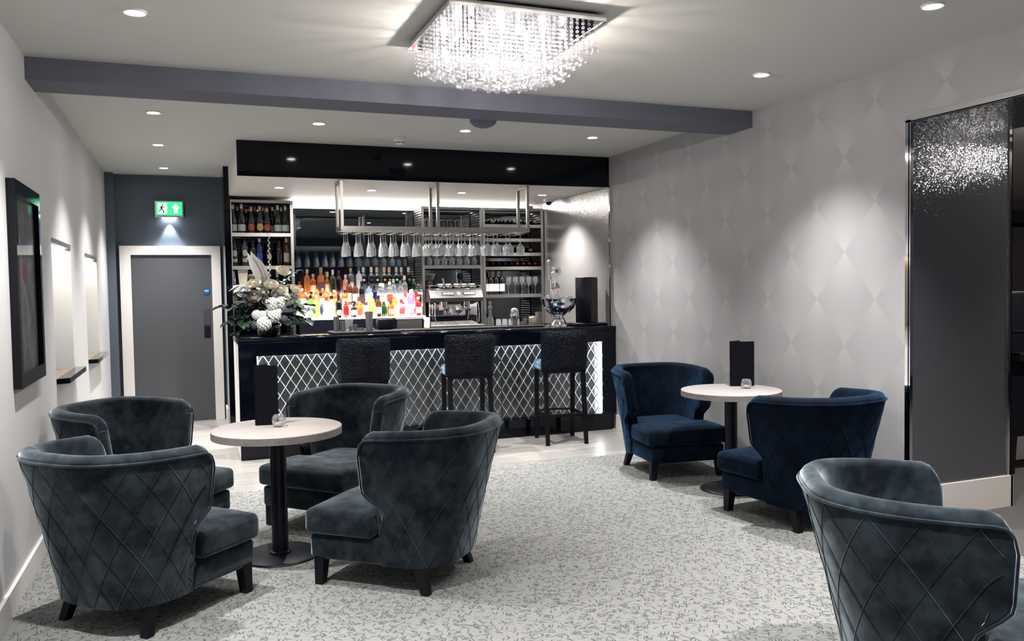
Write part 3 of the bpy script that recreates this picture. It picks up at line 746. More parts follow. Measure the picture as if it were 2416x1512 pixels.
# bottles : (x, height, shape, glass, cap, label)
BOTTLES=[
 ('top_front',9.61,2.14,[
  (0.491, 0.317, 'champ', 'dgreen', 'silver', 'pale'),
  (0.581, 0.324, 'champ', 'dgreen', 'silver', 'pale'),
  (0.682, 0.294, 'champ', 'dgreen', 'copper', 'redoval'),
  (0.772, 0.305, 'champ', 'dgreen', 'gold', 'yellowoval'),
  (0.849, 0.288, 'champ', 'dgreen', 'copper', 'redoval'),
  (0.966, 0.318, 'champ', 'dgreen', 'silver', 'pale'),
  (1.049, 0.315, 'champ', 'dgreen', 'silver', 'pale'),
 ]),
 ('top_back',9.75,2.14,[
  (0.544, 0.314, 'champ', 'dgreen', 'silver', 'pale'),
  (0.638, 0.287, 'champ', 'dgreen', 'copper', 'redoval'),
  (0.734, 0.308, 'champ', 'dgreen', 'copper', 'pale'),
  (0.821, 0.31, 'champ', 'dgreen', 'copper', 'redoval'),
  (0.922, 0.317, 'champ', 'dgreen', 'silver', 'pale'),
  (1.02, 0.314, 'champ', 'dgreen', 'silver', 'pale'),
 ]),
 ('mid',9.63,1.78,[
  (0.498, 0.313, 'wine', 'green', 'dark', 'round'),
  (0.606, 0.323, 'spirit', 'clear', 'dark', 'round'),
  (0.691, 0.296, 'wine', 'dgreen', 'dark', 'oval'),
  (0.763, 0.31, 'vodka', 'blue', 'silverb', 'blue'),
  (0.865, 0.283, 'spirit', 'black', 'dark', 'cream_s'),
  (0.973, 0.283, 'spirit', 'black', 'dark', 'none'),
  (1.054, 0.317, 'spirit', 'brown', 'goldc', 'cream'),
 ]),
 ('low',9.63,1.4,[
  (0.491, 0.256, 'spirit', 'clear', 'cream', 'none'),
  (0.651, 0.231, 'squat', 'black', 'dark', 'none'),
  (0.732, 0.263, 'wine', 'black', 'gold', 'none'),
  (0.795, 0.192, 'squat', 'amber', 'amber', 'none'),
  (0.865, 0.299, 'wine', 'black', 'dark', 'none'),
  (0.947, 0.322, 'wine', 'dgreen', 'cream', 'white'),
  (1.03, 0.331, 'wine', 'dgreen', 'cream', 'white'),
 ]),
 ('step_back',9.7,1.45,[
  (1.196, 0.156, 'squat', 'amber', 'brown', 'none'),
  (1.277, 0.296, 'spirit', 'amber', 'cream', 'none'),
  (1.353, 0.242, 'spirit', 'amber', 'cream', 'cream'),
  (1.433, 0.314, 'squat', 'amber', 'tan', 'brown'),
  (1.512, 0.265, 'round', 'amber', 'cream', 'cream'),
  (1.568, 0.289, 'wine', 'green', 'white', 'none'),
  (1.646, 0.283, 'wine', 'black', 'brown', 'none'),
  (1.713, 0.229, 'spirit', 'pink', 'pinkc', 'none'),
  (1.786, 0.307, 'vodka', 'clear', 'cork', 'pinkl'),
  (1.87, 0.316, 'vodka', 'frost', 'bluec', 'none'),
  (1.934, 0.316, 'square', 'clear', 'white', 'd_cream'),
  (2.014, 0.316, 'square', 'clear', 'white', 'd_navy'),
  (2.095, 0.315, 'square', 'clear', 'cream', 'd_yellow'),
  (2.169, 0.315, 'square', 'clear', 'peach', 'd_orange'),
  (2.242, 0.314, 'square', 'clear', 'peach', 'd_orange'),
  (2.314, 0.314, 'square', 'clear', 'silver', 'd_white'),
  (2.391, 0.313, 'square', 'clear', 'white', 'd_red'),
  (2.463, 0.313, 'square', 'dgreen', 'white', 'd_green'),
  (2.54, 0.171, 'spirit', 'green', 'silver', 'none'),
  (2.581, 0.135, 'vodka', 'clear', 'redc', 'none'),
 ]),
 ('step_mid',9.55,1.32,[
  (1.158, 0.204, 'squat', 'amber', 'cream', 'none'),
  (1.199, 0.208, 'spirit', 'amber', 'peach', 'cream'),
  (1.241, 0.16, 'squat', 'brown', 'cream', 'cream'),
  (1.297, 0.169, 'spirit', 'amber', 'dark', 'orange'),
  (1.368, 0.196, 'squat', 'amber', 'orange', 'orange'),
  (1.425, 0.205, 'spirit', 'amber', 'gold', 'cream'),
  (1.5, 0.165, 'spirit', 'amber', 'gold', 'none'),
  (1.553, 0.184, 'spirit', 'amber', 'cream', 'orange'),
  (1.61, 0.154, 'squat', 'amber', 'redc', 'redl'),
  (1.673, 0.182, 'spirit', 'amber', 'dark', 'cream'),
  (1.737, 0.317, 'wine', 'brown', 'dark', 'cream'),
  (1.795, 0.297, 'wine', 'brown', 'dark', 'white'),
  (1.883, 0.281, 'spirit', 'black', 'dark', 'brown'),
  (1.952, 0.261, 'vodka', 'paleblue', 'dark', 'white'),
  (2.026, 0.235, 'spirit', 'navy', 'dark', 'none'),
  (2.085, 0.254, 'vodka', 'clear', 'white', 'grey'),
  (2.13, 0.254, 'square', 'clear', 'white', 'white'),
  (2.195, 0.272, 'vodka', 'clear', 'white', 'redl'),
  (2.256, 0.301, 'vodka', 'clear', 'silver', 'redl_s'),
  (2.322, 0.281, 'spirit', 'clear', 'green', 'pinkl'),
  (2.388, 0.34, 'vodka', 'clear', 'cream', 'redbird'),
  (2.458, 0.18, 'vodka', 'pinkish', 'white', 'none'),
  (2.525, 0.178, 'spirit', 'red', 'green', 'redl'),
 ]),
 ('step_front',9.4,1.19,[
  (1.156, 0.217, 'squat', 'olive', 'green', 'cream'),
  (1.207, 0.22, 'square', 'clear', 'cream', 'white'),
  (1.278, 0.261, 'vodka', 'lime', 'dark', 'limel'),
  (1.332, 0.26, 'vodka', 'yellow', 'lemon', 'none'),
  (1.39, 0.288, 'vodka', 'clear', 'dark', 'navyd'),
  (1.443, 0.235, 'coconut', 'white', 'redc', 'none'),
  (1.509, 0.252, 'coconut', 'white', 'dark', 'orangel'),
  (1.577, 0.256, 'wine', 'black', 'black', 'baileys'),
  (1.669, 0.183, 'spirit', 'red', 'redc', 'none'),
  (1.745, 0.186, 'round', 'purple', 'black', 'cream'),
  (1.818, 0.232, 'squat', 'amber', 'brown', 'redoval2'),
  (1.885, 0.173, 'round', 'clear', 'brown', 'redoval2'),
  (1.963, 0.278, 'vodka', 'yellow', 'white', 'none'),
  (2.027, 0.243, 'spirit', 'brown', 'dark', 'white'),
  (2.102, 0.217, 'round', 'green', 'peach', 'none'),
  (2.169, 0.187, 'square', 'amber', 'brown', 'cream'),
  (2.226, 0.259, 'vodka', 'orange', 'lemon', 'cream'),
  (2.293, 0.194, 'square', 'clear', 'redc', 'redl'),
  (2.328, 0.164, 'spirit', 'pinkish', 'redc', 'eu'),
  (2.404, 0.305, 'vodka', 'pinkish', 'white', 'pinkl'),
  (2.443, 0.162, 'square', 'clear', 'cream', 'eu'),
  (2.494, 0.22, 'vodka', 'red', 'white', 'white'),
 ]),
]
# ------------------------------------------------------------------ back bar
YF = 9.50
t = thing('back_bar_cabinet', 'long black back bar cabinet under the bottle shelves', 'cabinet', (0, 0, 0))
b = MB(); b.box(.462, XR - .014, 9.30, YB - .002, .02, .91); b.build('body', M['satin_black'], t)
b = MB(); b.rbox(.462, XR - .014, 9.24, YB - .002, .91, .95, .004, 2); b.build('worktop', M['gloss_black'], t)
for k in range(5):
    b = MB(); x0 = .48 + k * .73; b.box(x0, x0 + .71, 9.292, 9.30, .06, .89); dr = b.build('door', M['gloss_black'], t)
    b = MB(); b.tube([(x0 + .64, 9.28, .70), (x0 + .64, 9.28, .84)], .006, 8); b.build('handle', M['steel'], dr)

def shelf_unit(label, x0, x1, zs, ztop, left_panel=True, right_panel=True, depth=.35):
    t = thing('shelf_unit', label, 'shelving', ((x0 + x1) / 2, YF, .95)); w = (x1 - x0) / 2
    for on, sx in ((left_panel, -1), (right_panel, 1)):
        if not on: continue
        b = MB(); b.box(sx * w - .012, sx * w + .012, .025, depth - .002, 0, ztop - .95)
        z = .02
        b.build('side_panel', M['steel_ribbed'], t)
        b = MB(); b.box(sx * w - .016, sx * w + .016, 0, .025, 0, ztop - .95); b.build('post', M['steel'], t)
    for z in zs:
        b = MB(); b.box(-w + .013, w - .013, .03, depth - .002, z - .95 - .022, z - .95 - .001); b.box(-w + .016, w - .016, .005, .03, z - .95 - .038, z - .95 + .001); b.build('shelf', M['steel'], t)
    if ztop:
        b = MB(); b.box(-w + .012, w - .012, .03, depth - .002, ztop - .95 - .02, ztop - .95); b.box(-w + .016, w - .016, .0, .03, ztop - .95 - .03, ztop - .95); b.build('top_panel', M['steel'], t)
    return t
m = M['steel_ribbed'] = mat('ribbed steel', color=(.55, .54, .52), metal=1, rough=.3); n = NT(m)
tc = n.n('ShaderNodeTexCoord'); sx = n.n('ShaderNodeSeparateXYZ'); n.l(tc.outputs['Object'], sx.inputs[0])
n.bump(n.math('SINE', n.math('MULTIPLY', sx.outputs['Z'], 210.0)), .5, .004)
shelf_unit('left steel shelf unit holding champagne and vermouth bottles', .455, 1.105, (1.40, 1.78, 2.14), 2.50)
shelf_unit('middle steel shelf unit with glasses above the coffee machine', 2.60, 3.325, (1.775, 2.11), 2.47)
shelf_unit('right steel shelf unit racked with wine bottles', 3.362, 4.128, (1.415, 1.755, 1.925, 2.10, 2.27), 2.47)

# lit stepped bottle display
t = thing('bottle_display', 'stepped bottle display with glowing white steps behind the bar', 'bottle display', (1.86, 9.33, .95)); w = .71
b = MB(); b.box(-w, w, 0, .15, 0, .225); b.box(-w, w, .15, .29, 0, .355); b.box(-w, w, .29, .44, 0, .485); b.build('body', M['satin_black'], t)
for y0, y1, z in ((0, .15, .24), (.15, .29, .37), (.29, .44, .50)):
    b = MB(); b.box(-w, w, y0, y1 - .001, z - .015, z); b.build('lit_step', M['led_soft'], t)
for y, z0, z1 in ((.148, .24, .355), (.288, .37, .485)):
    b = MB(); b.box(-w, w, y - .004, y, z0, z1); b.build('lit_riser', M['led_soft2'] if 'led_soft2' in M else M.setdefault('led_soft2', emis('frosted lit riser', (1, .95, .88), .8)), t)

# ------------------------------------------------------------------ bottles
GL = {}
def gcol(k):
    if k not in GL:
        P = dict(dgreen=((.05, .10, .06), .25, (.01, .025, .015)), green=((.10, .35, .18), .25, (.02, .14, .07)), clear=((.92, .94, .95), .10, (.9, .92, .95)), amber=((1, .58, .22), .45, (.9, .40, .10)),
                 brown=((.45, .18, .06), .45, (.30, .09, .03)), black=((.03, .03, .035), .6, (.006, .006, .01)), blue=((.05, .18, .75), .5, (.03, .12, .6)), pink=((1, .7, .6), .5, (1, .62, .5)),
                 frost=((.95, .96, 1), .85, (.9, .92, 1)), paleblue=((.7, .85, 1), .5, (.65, .82, 1)), navy=((.03, .05, .2), .6, (.02, .03, .12)), pinkish=((1, .72, .9), .45, (1, .6, .85)), red=((.9, .08, .10), .5, (.8, .03, .06)),
                 olive=((.4, .38, .15), .5, (.25, .24, .08)), lime=((.55, 1, .5), .7, (.3, .95, .28)), yellow=((1, 1, .5), .6, (.95, .95, .35)), white=((1, 1, 1), .98, (.92, .92, .93)), purple=((.12, .03, .12), .6, (.06, .01, .06)), orange=((1, .72, .3), .5, (1, .62, .2)))[k]
        GL[k] = glassy(k + ' bottle glass', P[0], P[1], P[2], .9, .3)
    return GL[k]
CAPC = dict(silver=(.75, .75, .76), copper=(.72, .33, .22), gold=(.7, .55, .25), dark=(.01, .01, .015), silverb=(.6, .68, .85), goldc=(.62, .5, .24), cream=(.78, .72, .58), amber=(.5, .22, .06), brown=(.14, .06, .03), tan=(.55, .36, .2),
            white=(.85, .85, .83), pinkc=(.9, .6, .5), cork=(.62, .46, .26), bluec=(.06, .12, .35), peach=(.9, .6, .45), redc=(.6, .03, .03), orange=(.9, .4, .1), green=(.05, .25, .12), lemon=(.9, .85, .5), black=(.005, .005, .008))
CAPW = dict(silver='silver', copper='copper', gold='gold', dark='black', silverb='pale blue', goldc='gold', cream='cream', amber='amber', brown='brown', tan='tan', white='white', pinkc='pink', cork='cork', bluec='blue', peach='peach', redc='red', orange='orange', green='green', lemon='pale yellow', black='black')
GLW = dict(dgreen='dark green', frost='frosted white', paleblue='pale blue', navy='navy', pinkish='pale pink', olive='olive')
LAB = dict(pale=(.62, .72, .70), redoval=(.55, .10, .09), yellowoval=(.62, .55, .10), round=(.78, .78, .72), oval=(.7, .72, .68), blue=(.05, .13, .5), cream_s=(.7, .6, .5), cream=(.75, .68, .52), white=(.82, .82, .8), brown=(.10, .05, .06), pinkl=(.85, .55, .5),
           d_cream=(.85, .8, .62), d_navy=(.03, .05, .12), d_yellow=(.8, .72, .25), d_orange=(.85, .45, .12), d_white=(.85, .85, .88), d_red=(.6, .03, .06), d_green=(.1, .4, .2), orange=(.85, .42, .12), redl=(.65, .08, .08), grey=(.4, .38, .35), redl_s=(.7, .08, .05), redbird=(.7, .12, .1),
           limel=(.7, .9, .7), navyd=(.05, .10, .22), orangel=(.85, .5, .15), baileys=(.62, .45, .28), redoval2=(.45, .10, .06), eu=(.75, .68, .55))
LABW = dict(pale='pale green label', redoval='red oval label', yellowoval='yellow oval label', round='round white label', oval='white oval label', blue='blue label', cream_s='small cream label', cream='cream label', white='white label', brown='dark brown label', pinkl='pink label',
            d_cream='cream disc on black band', d_navy='navy disc on black band', d_yellow='yellow disc on black band', d_orange='orange disc on black band', d_white='white disc on black band', d_red='red disc on black band', d_green='green disc on dark band', orange='orange label', redl='red label', grey='grey label', redl_s='small red label', redbird='red figure label',
            limel='pale green label', navyd='navy diamond label', orangel='small orange sun label', baileys='tan oval label', redoval2='red round seal', eu='small cream label', none='no label')
PROF = dict(
    champ=(.044, [(0, .0), (.92, .0), (1, .02), (1, .42), (.92, .52), (.62, .66), (.40, .78), (.36, .92)], .36, .74),
    wine=(.037, [(0, 0), (.92, 0), (1, .02), (1, .58), (.93, .66), (.55, .74), (.38, .79), (.36, .93)], .38, .80),
    spirit=(.036, [(0, 0), (.93, 0), (1, .02), (1, .60), (.90, .68), (.50, .76), (.40, .80), (.38, .9)], .42, .84),
    vodka=(.037, [(0, 0), (.93, 0), (1, .02), (1, .64), (.86, .72), (.46, .77), (.40, .80), (.38, .9)], .44, .86),
    square=(.034, [(0, 0), (.95, 0), (1, .015), (1, .66), (.95, .71), (.45, .735), (.42, .78), (.42, .86)], .48, .80),
    squat=(.043, [(0, 0), (.93, 0), (1, .03), (1, .56), (.85, .67), (.42, .75), (.38, .80), (.36, .88)], .42, .80),
    round=(.042, [(0, 0), (.7, 0), (.95, .14), (1, .30), (.9, .48), (.5, .64), (.36, .72), (.34, .88)], .42, .78),
    coconut=(.040, [(0, 0), (.95, 0), (1, .03), (1, .45), (.85, .62), (.48, .80), (.40, .86), (.40, .90)], .44, .84))
def bottle(kind, x, y, z, h, glass, cap, lab, label, group, rz=None):
    r, pf, cr, cz = PROF[kind]; r = min(r, h * .21) if kind not in ('squat', 'round') else min(r, h * .26)
    t = thing('bottle', label, 'bottle', (x, y, z), 0, group)
    seg = 4 if kind == 'square' else 18
    b = MB()
    if kind == 'square':
        b.M = Matrix.Rotation(PI / 4, 4, 'Z'); body = [(a * r * 1.30, q * h) for a, q in pf[:5]]
        b.lathe(body, seg=4, smooth=False, cap1=False); b.M = Matrix.Identity(4); b.lathe([(a * r, q * h) for a, q in pf[4:]], seg=14)
    else: b.lathe([(a * r, q * h) for a, q in pf], seg=18)
    b.build('glass_body', gcol(glass), t)
    b = MB(); b.lathe([(cr * r * 1.02, cz * h), (cr * r * (1.15 if kind == 'champ' else 1.05), h * .97), (cr * r * .95, h * .995), (0, h)], seg=14, cap0=True)
    b.build('cap', simple(CAPW[cap] + ' cap', CAPC[cap], .35, .6 if cap in ('silver', 'gold', 'copper', 'goldc', 'silverb') else 0), t)
    if lab != 'none':
        mt = simple(lab + ' print', LAB[lab], .55); b = MB(); rr = r * 1.015
        def patch(z0, z1, half, shape='rect', seg=10, off=1.0, mb=None):
            mb = mb or b; N = 14; vs = []; fs = []
            for i in range(seg + 1):
                u = -1 + 2 * i / seg; hh = (z1 - z0) / 2; zm = (z0 + z1) / 2
                if shape == 'oval': hh *= math.sqrt(max(0.0, 1 - u * u)) * 1.0 + .001
                if shape == 'diamond': hh *= (1 - abs(u)) + .001
                a = -PI / 2 + u * half
                if kind == 'square':
                    px, py = u * r * .9, -r * .955 * off
                else: px, py = rr * off * math.cos(a), rr * off * math.sin(a)
                vs += [(px, py, (zm - hh) * h), (px, py, (zm + hh) * h)]
            for i in range(seg): fs.append((2 * i, 2 * i + 2, 2 * i + 3, 2 * i + 1))
            mb.add(vs, fs, True)
        if lab in ('redoval', 'yellowoval', 'oval', 'baileys', 'redoval2', 'round'):
            if lab == 'round': patch(.34, .56, .75, 'oval'); patch(.14, .26, .8)
            else: patch(.10, .36, .95, 'oval')
        elif lab == 'navyd': patch(.10, .56, .8, 'diamond')
        elif lab.startswith('d_'):
            bb = MB(); patch(.38, .645, 1.1, mb=bb); bb.build('band', M['satin_black'], t)
            b = MB(); N = 12; zc = .52 * h; b.M = Matrix.Translation((0, -r * .97 - .0015, zc)) @ Matrix.Rotation(PI / 2, 4, 'X'); b.cyl((0, 0, 0), .0135, .001, 20)
        elif lab == 'pale': patch(.08, .30, 1.15)
        elif lab == 'cream_s': patch(.30, .46, .7)
        elif lab in ('redl_s', 'orangel'): patch(.34, .46, .4, 'oval')
        elif lab == 'redbird': patch(.2, .5, .6, 'diamond')
        elif lab == 'eu': patch(.12, .5, .9)
        else: patch(.14, .46, 1.15)
        b.build('label', mt, t)
    return t
ROWN = dict(top_front=('in top shelf front', 'champagne bottles on the top left shelf'), top_back=('in top shelf back', 'champagne bottles on the top left shelf'),
            mid=('on left second shelf', 'bottles on the second left shelf'), low=('on left third shelf', 'bottles on the third left shelf'),
            step_back=('on top lit step', 'bottles on the top lit step'), step_mid=('on middle lit step', 'bottles on the middle lit step'), step_front=('on front lit step', 'bottles on the front lit step'))
KW = dict(champ='champagne', wine='wine-shaped', spirit='spirit', vodka='slim', square='square', squat='squat', round='round-bellied', coconut='tapered')
for key, y, z, items in BOTTLES:
    where, grp = ROWN[key]; px = None; alt = 1
    for k, (x, h, kind, glass, cap, lab) in enumerate(items):
        nxt = items[k + 1][0] if k + 1 < len(items) else 9
        yy = y
        if key.startswith('step_') and ((px is not None and x - px < .085) or nxt - x < .085): yy = y + .032 * alt; alt = -alt
        px = x
        bottle(kind, x, yy, z + .0005, h, glass, cap, lab, '%s %s bottle, %s cap%s, %s from left %s' % (GLW.get(glass, glass), KW[kind], CAPW[cap], '' if lab == 'none' else ', ' + LABW[lab].replace(' on black band', '').replace(' on dark band', '').replace(' label', ' label'), ORD[k], where), grp)
# four wine bottles and inverted goblets on the right unit
for k, x in enumerate((3.405, 3.475, 3.545, 3.62)):
    bottle('wine', x, 9.60, 1.4155, .29, 'black', ('dark', 'redc', 'dark', 'brown')[k], 'white', 'standing red wine bottle with white label, %s from left on the right unit' % ORD[k], 'standing wine bottles')
for (z, xs, nm) in ((1.7555, (3.42, 3.50, 3.58, 3.66, 3.74, 3.82, 3.90, 3.98, 4.06), 'lowest'), (1.9255, (3.44, 3.56, 3.70, 3.86, 4.0), 'second'), (2.1005, (3.45, 3.6, 3.78, 3.98), 'third'), (2.2705, (3.42, 3.505, 3.60, 3.69, 3.80, 3.90, 4.0, 4.07), 'top')):
    for k, x in enumerate(xs):
        red = nm == 'lowest' and k >= 5
        t = thing('wine_bottle', 'wine bottle lying on its side, %s from left on the %s wine shelf%s' % (ORD[k], nm, ', red capsule' if red else ''), 'bottle', (x, 9.56, z + .038), 0, 'wine bottles lying in the right shelf unit')
        b = MB(); b.M = Matrix.Rotation(-PI / 2, 4, 'X'); pf = PROF['wine'][1]; b.lathe([(a * .037, q * .29) for a, q in pf[::-1]][:0] or [(a * .037, .29 - q * .29) for a, q in pf][::-1], seg=16); b.build('glass_body', gcol('black'), t)
        b = MB(); b.M = Matrix.Rotation(-PI / 2, 4, 'X'); b.lathe([(0, -.002), (.0155, 0), (.0155, .06)], seg=12, cap0=False); b.build('capsule', simple('red capsule', (.35, .02, .03), .4) if red else (simple('gold foil', (.5, .42, .25), .35) if k % 3 == 1 and nm in ('second', 'top') else M['satin_black']), t)

# ------------------------------------------------------------------ glasses
def glass_mesh(kind):
    b = MB()
    if kind == 'flute':
        pf = [(.031, 0), (.030, .003), (.006, .006), (.0035, .02), (.0035, .075), (.008, .095), (.018, .125), (.026, .17), (.0285, .205), (.026, .225), (.025, .225), (.027, .204), (.0245, .17), (.016, .127), (.004, .1)]
    elif kind == 'goblet':
        pf = [(.034, 0), (.033, .003), (.007, .006), (.0038, .02), (.0038, .09), (.012, .104), (.032, .128), (.041, .155), (.040, .185), (.035, .218), (.034, .218), (.0385, .185), (.0395, .156), (.031, .131), (.004, .107)]
    elif kind == 'tumbler':
        pf = [(.028, 0), (.032, .004), (.036, .085), (.0345, .085), (.030, .012), (0, .012)]
    b.lathe(pf, seg=20, cap1=False); return b.mesh(kind, M['stemware'])
GM = {k: glass_mesh(k) for k in ('flute', 'goblet', 'tumbler')}
def glass(kind, x, y, z, inv, label, grp):
    o = link({'flute': 'champagne_flute', 'goblet': 'wine_glass', 'tumbler': 'tumbler'}[kind], GM[kind], None, (x, y, z), (PI if inv else 0, 0, 0))
    return tag(o, label, 'glass', grp)

# hanging rack
t = RK = thing('glass_rack', 'ceiling hung steel rack with stemmed glasses above the bar', 'glass rack', (2.32, 8.06, 2.54))
for x in (-.94, 0, .955):
    b = MB()
    for y in (-.16, .10): b.box(x - .014, x + .014, y - .014, y + .014, -.475, -.001)
    b.box(x - .014, x + .014, -.16, .10, -.028, -.001); b.build('hanger', M['steel'], t)
b = MB(); b.box(-.955, .97, -.175, -.145, -.475, -.435); b.box(-.955, .97, .085, .115, -.475, -.435); b.box(-.955, -.925, -.145, .085, -.475, -.435); b.box(.94, .97, -.145, .085, -.475, -.435); b.build('frame', M['steel'], t)
b = MB()
HANG = [1.433, 1.553, 1.676, 1.796, 1.897, 2.016, 2.135, 2.257, 2.362, 2.48, 2.6, 2.725, 2.843, 2.946, 3.082, 3.199]
for hx in HANG:
    x = hx - 2.32
    for s in (-1, 1):
        b.tube([(x + s * .048, -.172, -.47), (x + s * .040, -.172, -.492), (x + s * .012, -.172, -.498), (x + s * .012, .11, -.498), (x + s * .040, .11, -.492), (x + s * .048, .11, -.47)], .0022, 5)
b.build('wire_runners', M['chrome'], t)
for k, hx in enumerate(HANG):
    kind = 'flute' if k < 7 else 'goblet'
    for j, y in enumerate((7.925, 8.03, 8.135)):
        if (k >= 12 and j == 2) or (k == 15 and j > 0): continue
        glass(kind, hx, y, 2.0485, True, '%s hanging at the %s of rack slot number %s from left' % ('champagne flute' if kind == 'flute' else 'wine glass', ('front', 'middle', 'back')[j], ORD[k]), 'stemmed glasses hanging from the rack')
for k, x in enumerate((2.69, 2.79, 2.885, 2.98, 3.08, 3.18)):
    for j, y in enumerate((9.60, 9.74)):
        glass('goblet', x, y, 2.1115 + .218, True, 'upturned goblet on the upper middle shelf, %s from left in the %s row' % (ORD[k], ('front', 'back')[j]), 'goblets on the upper middle shelf')
for k, x in enumerate((2.69, 2.785, 2.88, 2.975, 3.07, 3.165, 3.262)):
    for j, y in enumerate((9.58, 9.70)):
        glass('goblet', x, y, 1.7765 + .218, True, 'bright upturned goblet above the coffee machine, %s from left in the %s row' % (ORD[k], ('front', 'back')[j]), 'goblets above the coffee machine')
for k, x in enumerate((3.70, 3.79, 3.88, 3.97, 4.06)):
    for j, y in enumerate((9.58, 9.70)):
        glass('goblet', x, y, 1.4165, False, 'wine glass beside the standing wine bottles, %s from left in the %s row' % (ORD[k], ('front', 'back')[j]), 'wine glasses on the right unit')
for k, x in enumerate((3.50, 3.58, 3.66, 3.74)):
    glass('tumbler', x, 9.42, .951 + .085, True, 'small upturned tumbler on the back bar, %s from left under the wine shelves' % ORD[k], 'tumblers on the back bar')
    glass('tumbler', x, 9.42, 1.037 + .085, True, 'small upturned tumbler stacked on another, %s from left under the wine shelves' % ORD[k], 'tumblers on the back bar')

# ------------------------------------------------------------------ coffee machine and grinder
t = thing('espresso_machine', 'chrome two group espresso machine on the back bar', 'coffee machine', (2.945, 9.46, .95))
b = MB(); b.rbox(-.30, .30, -.02, .22, .09, .40, .012, 2); b.build('body', M['chrome'], t)
b = MB(); b.rbox(-.325, .325, -.16, .22, .0, .085, .01, 2); b.build('drip_base', M['satin_black'], t)
b = MB(); b.rbox(-.33, .33, -.17, .05, .085, .125, .006, 2)
for k in range(14): b.box(-.29 + k * .043, -.275 + k * .043, -.15, .02, .125, .128)
b.build('drip_tray', M['steel'], t)
b = MB(); b.prism([(-.14, .395), (-.16, .44), (-.10, .53), (.22, .53), (.22, .395)], -.325, .325, 'yz'); b.build('upper_housing', mat('silver enamel', color=(.05, .052, .055), metal=.3, rough=.35), t)
b = MB(); b.rbox(-.32, .32, -.10, .21, .53, .548, .004, 2)
for y in (-.09, .20): b.tube([(-.31, y, .585), (.31, y, .585)], .006, 8)
for x in (-.31, .31): b.tube([(x, -.09, .585), (x, .20, .585)], .006, 8); b.tube([(x, -.09, .545), (x, -.09, .585)], .005, 6)
b.build('cup_rail', M['chrome'], t)
for x in (-.10, .16):
    b = MB(); b.M = Matrix.Translation((x, -.128, .487)) @ Matrix.Rotation(-.59, 4, 'X'); b.box(-.075, .075, -.006, 0, -.022, .022); bp = b.build('button_panel', M['satin_black'], t)
    b = MB(); b.M = Matrix.Translation((x, -.128, .487)) @ Matrix.Rotation(-.59, 4, 'X')
    for k in range(5): b.box(-.062 + k * .027, -.044 + k * .027, -.0085, -.006, -.013, .013)
    b.build('buttons', M['ceramic'], bp)
b = MB(); b.M = Matrix.Translation((.03, -.126, .487)) @ Matrix.Rotation(PI / 2 - .59, 4, 'X'); b.cyl((0, 0, 0), .022, .008, 24); b.build('gauge', M['ceramic'], t)
for x in (-.14, .14):
    b = MB(); b.cyl((x, -.085, .325), .036, .075, 24, .042); b.cyl((x, -.085, .300), .040, .028, 24); gh = b.build('group_head', M['chrome'], t)
    b = MB(); b.tube([(x, -.12, .312), (x - .01, -.24, .300)], .011, 10); b.build('portafilter_handle', M['satin_black'], gh)
for x in (-.265, .265):
    b = MB(); b.tube([(x, -.10, .41), (x, -.15, .36), (x * 1.03, -.16, .22), (x * .98, -.165, .15)], .006, 8); b.build('steam_wand', M['chrome'], t)
b = MB(); b.box(-.05, .05, -.1625, -.160, .03, .052); b.build('name_plate', M['steel'], t)
t = thing('coffee_grinder', 'black coffee grinder with clear bean hopper behind the coffee machine', 'coffee grinder', (2.735, 9.755, .95))
b = MB(); b.rbox(-.075, .075, -.06, .065, 0, .53, .015, 2); b.build('body', M['satin_black'], t)
b = MB(); b.lathe([(.045, .53), (.05, .57), (.09, .66), (.10, .72), (.097, .72), (.087, .662), (.045, .575)], seg=28, cap1=False, cap0=False); b.build('hopper', M['clear'], t)
b = MB(); b.lathe([(0, .545), (.044, .55), (.048, .58), (.080, .655), (0, .665)], seg=24, cap0=False); b.build('coffee_beans', simple('coffee beans', (.06, .02, .01), .5), t)
b = MB(); b.lathe([(.101, .715), (.103, .73), (.0, .735)], seg=28, cap0=False); b.build('hopper_lid', M['steel'], t)
for k, (x, y) in enumerate(((2.80, 9.50), (2.90, 9.52), (3.0, 9.50), (3.10, 9.53), (3.19, 9.5))):
    b = MB(); b.lathe([(.02, 0), (.036, .03), (.04, .058), (.037, .058), (.033, .03), (0, .006)], seg=18)
    t = thing('coffee_cup', 'white coffee cup on top of the espresso machine, %s from left' % ORD[k], 'cup', (x, y, 1.499), 0, 'cups on the espresso machine'); b.build('bowl', M['ceramic'], t)
    b = MB(); b.tube([(.036 + .018 * math.sin(a * PI / 6), -.0, .03 + .018 * math.cos(a * PI / 6)) for a in range(7)], .0035, 6); b.build('handle', M['ceramic'], t)
t = thing('steel_tray', 'rectangular brushed steel container on the back bar below the display', 'container', (2.36, 9.285, .951))
b = MB(); b.box(-.145, .145, -.03, .03, 0, .205); b.build('body', M['steel'], t)
b = MB(); b.rbox(-.158, .158, -.038, .038, .205, .217, .003, 1); b.build('rim', M['steel'], t)
t = thing('white_beaker', 'white tapered beaker beside the coffee machine', 'cup', (2.565, 9.285, .951))
b = MB(); b.lathe([(.026, 0), (.032, .01), (.040, .22), (.037, .22), (.028, .014), (0, .014)], seg=24); b.build('body', M['ceramic'], t)

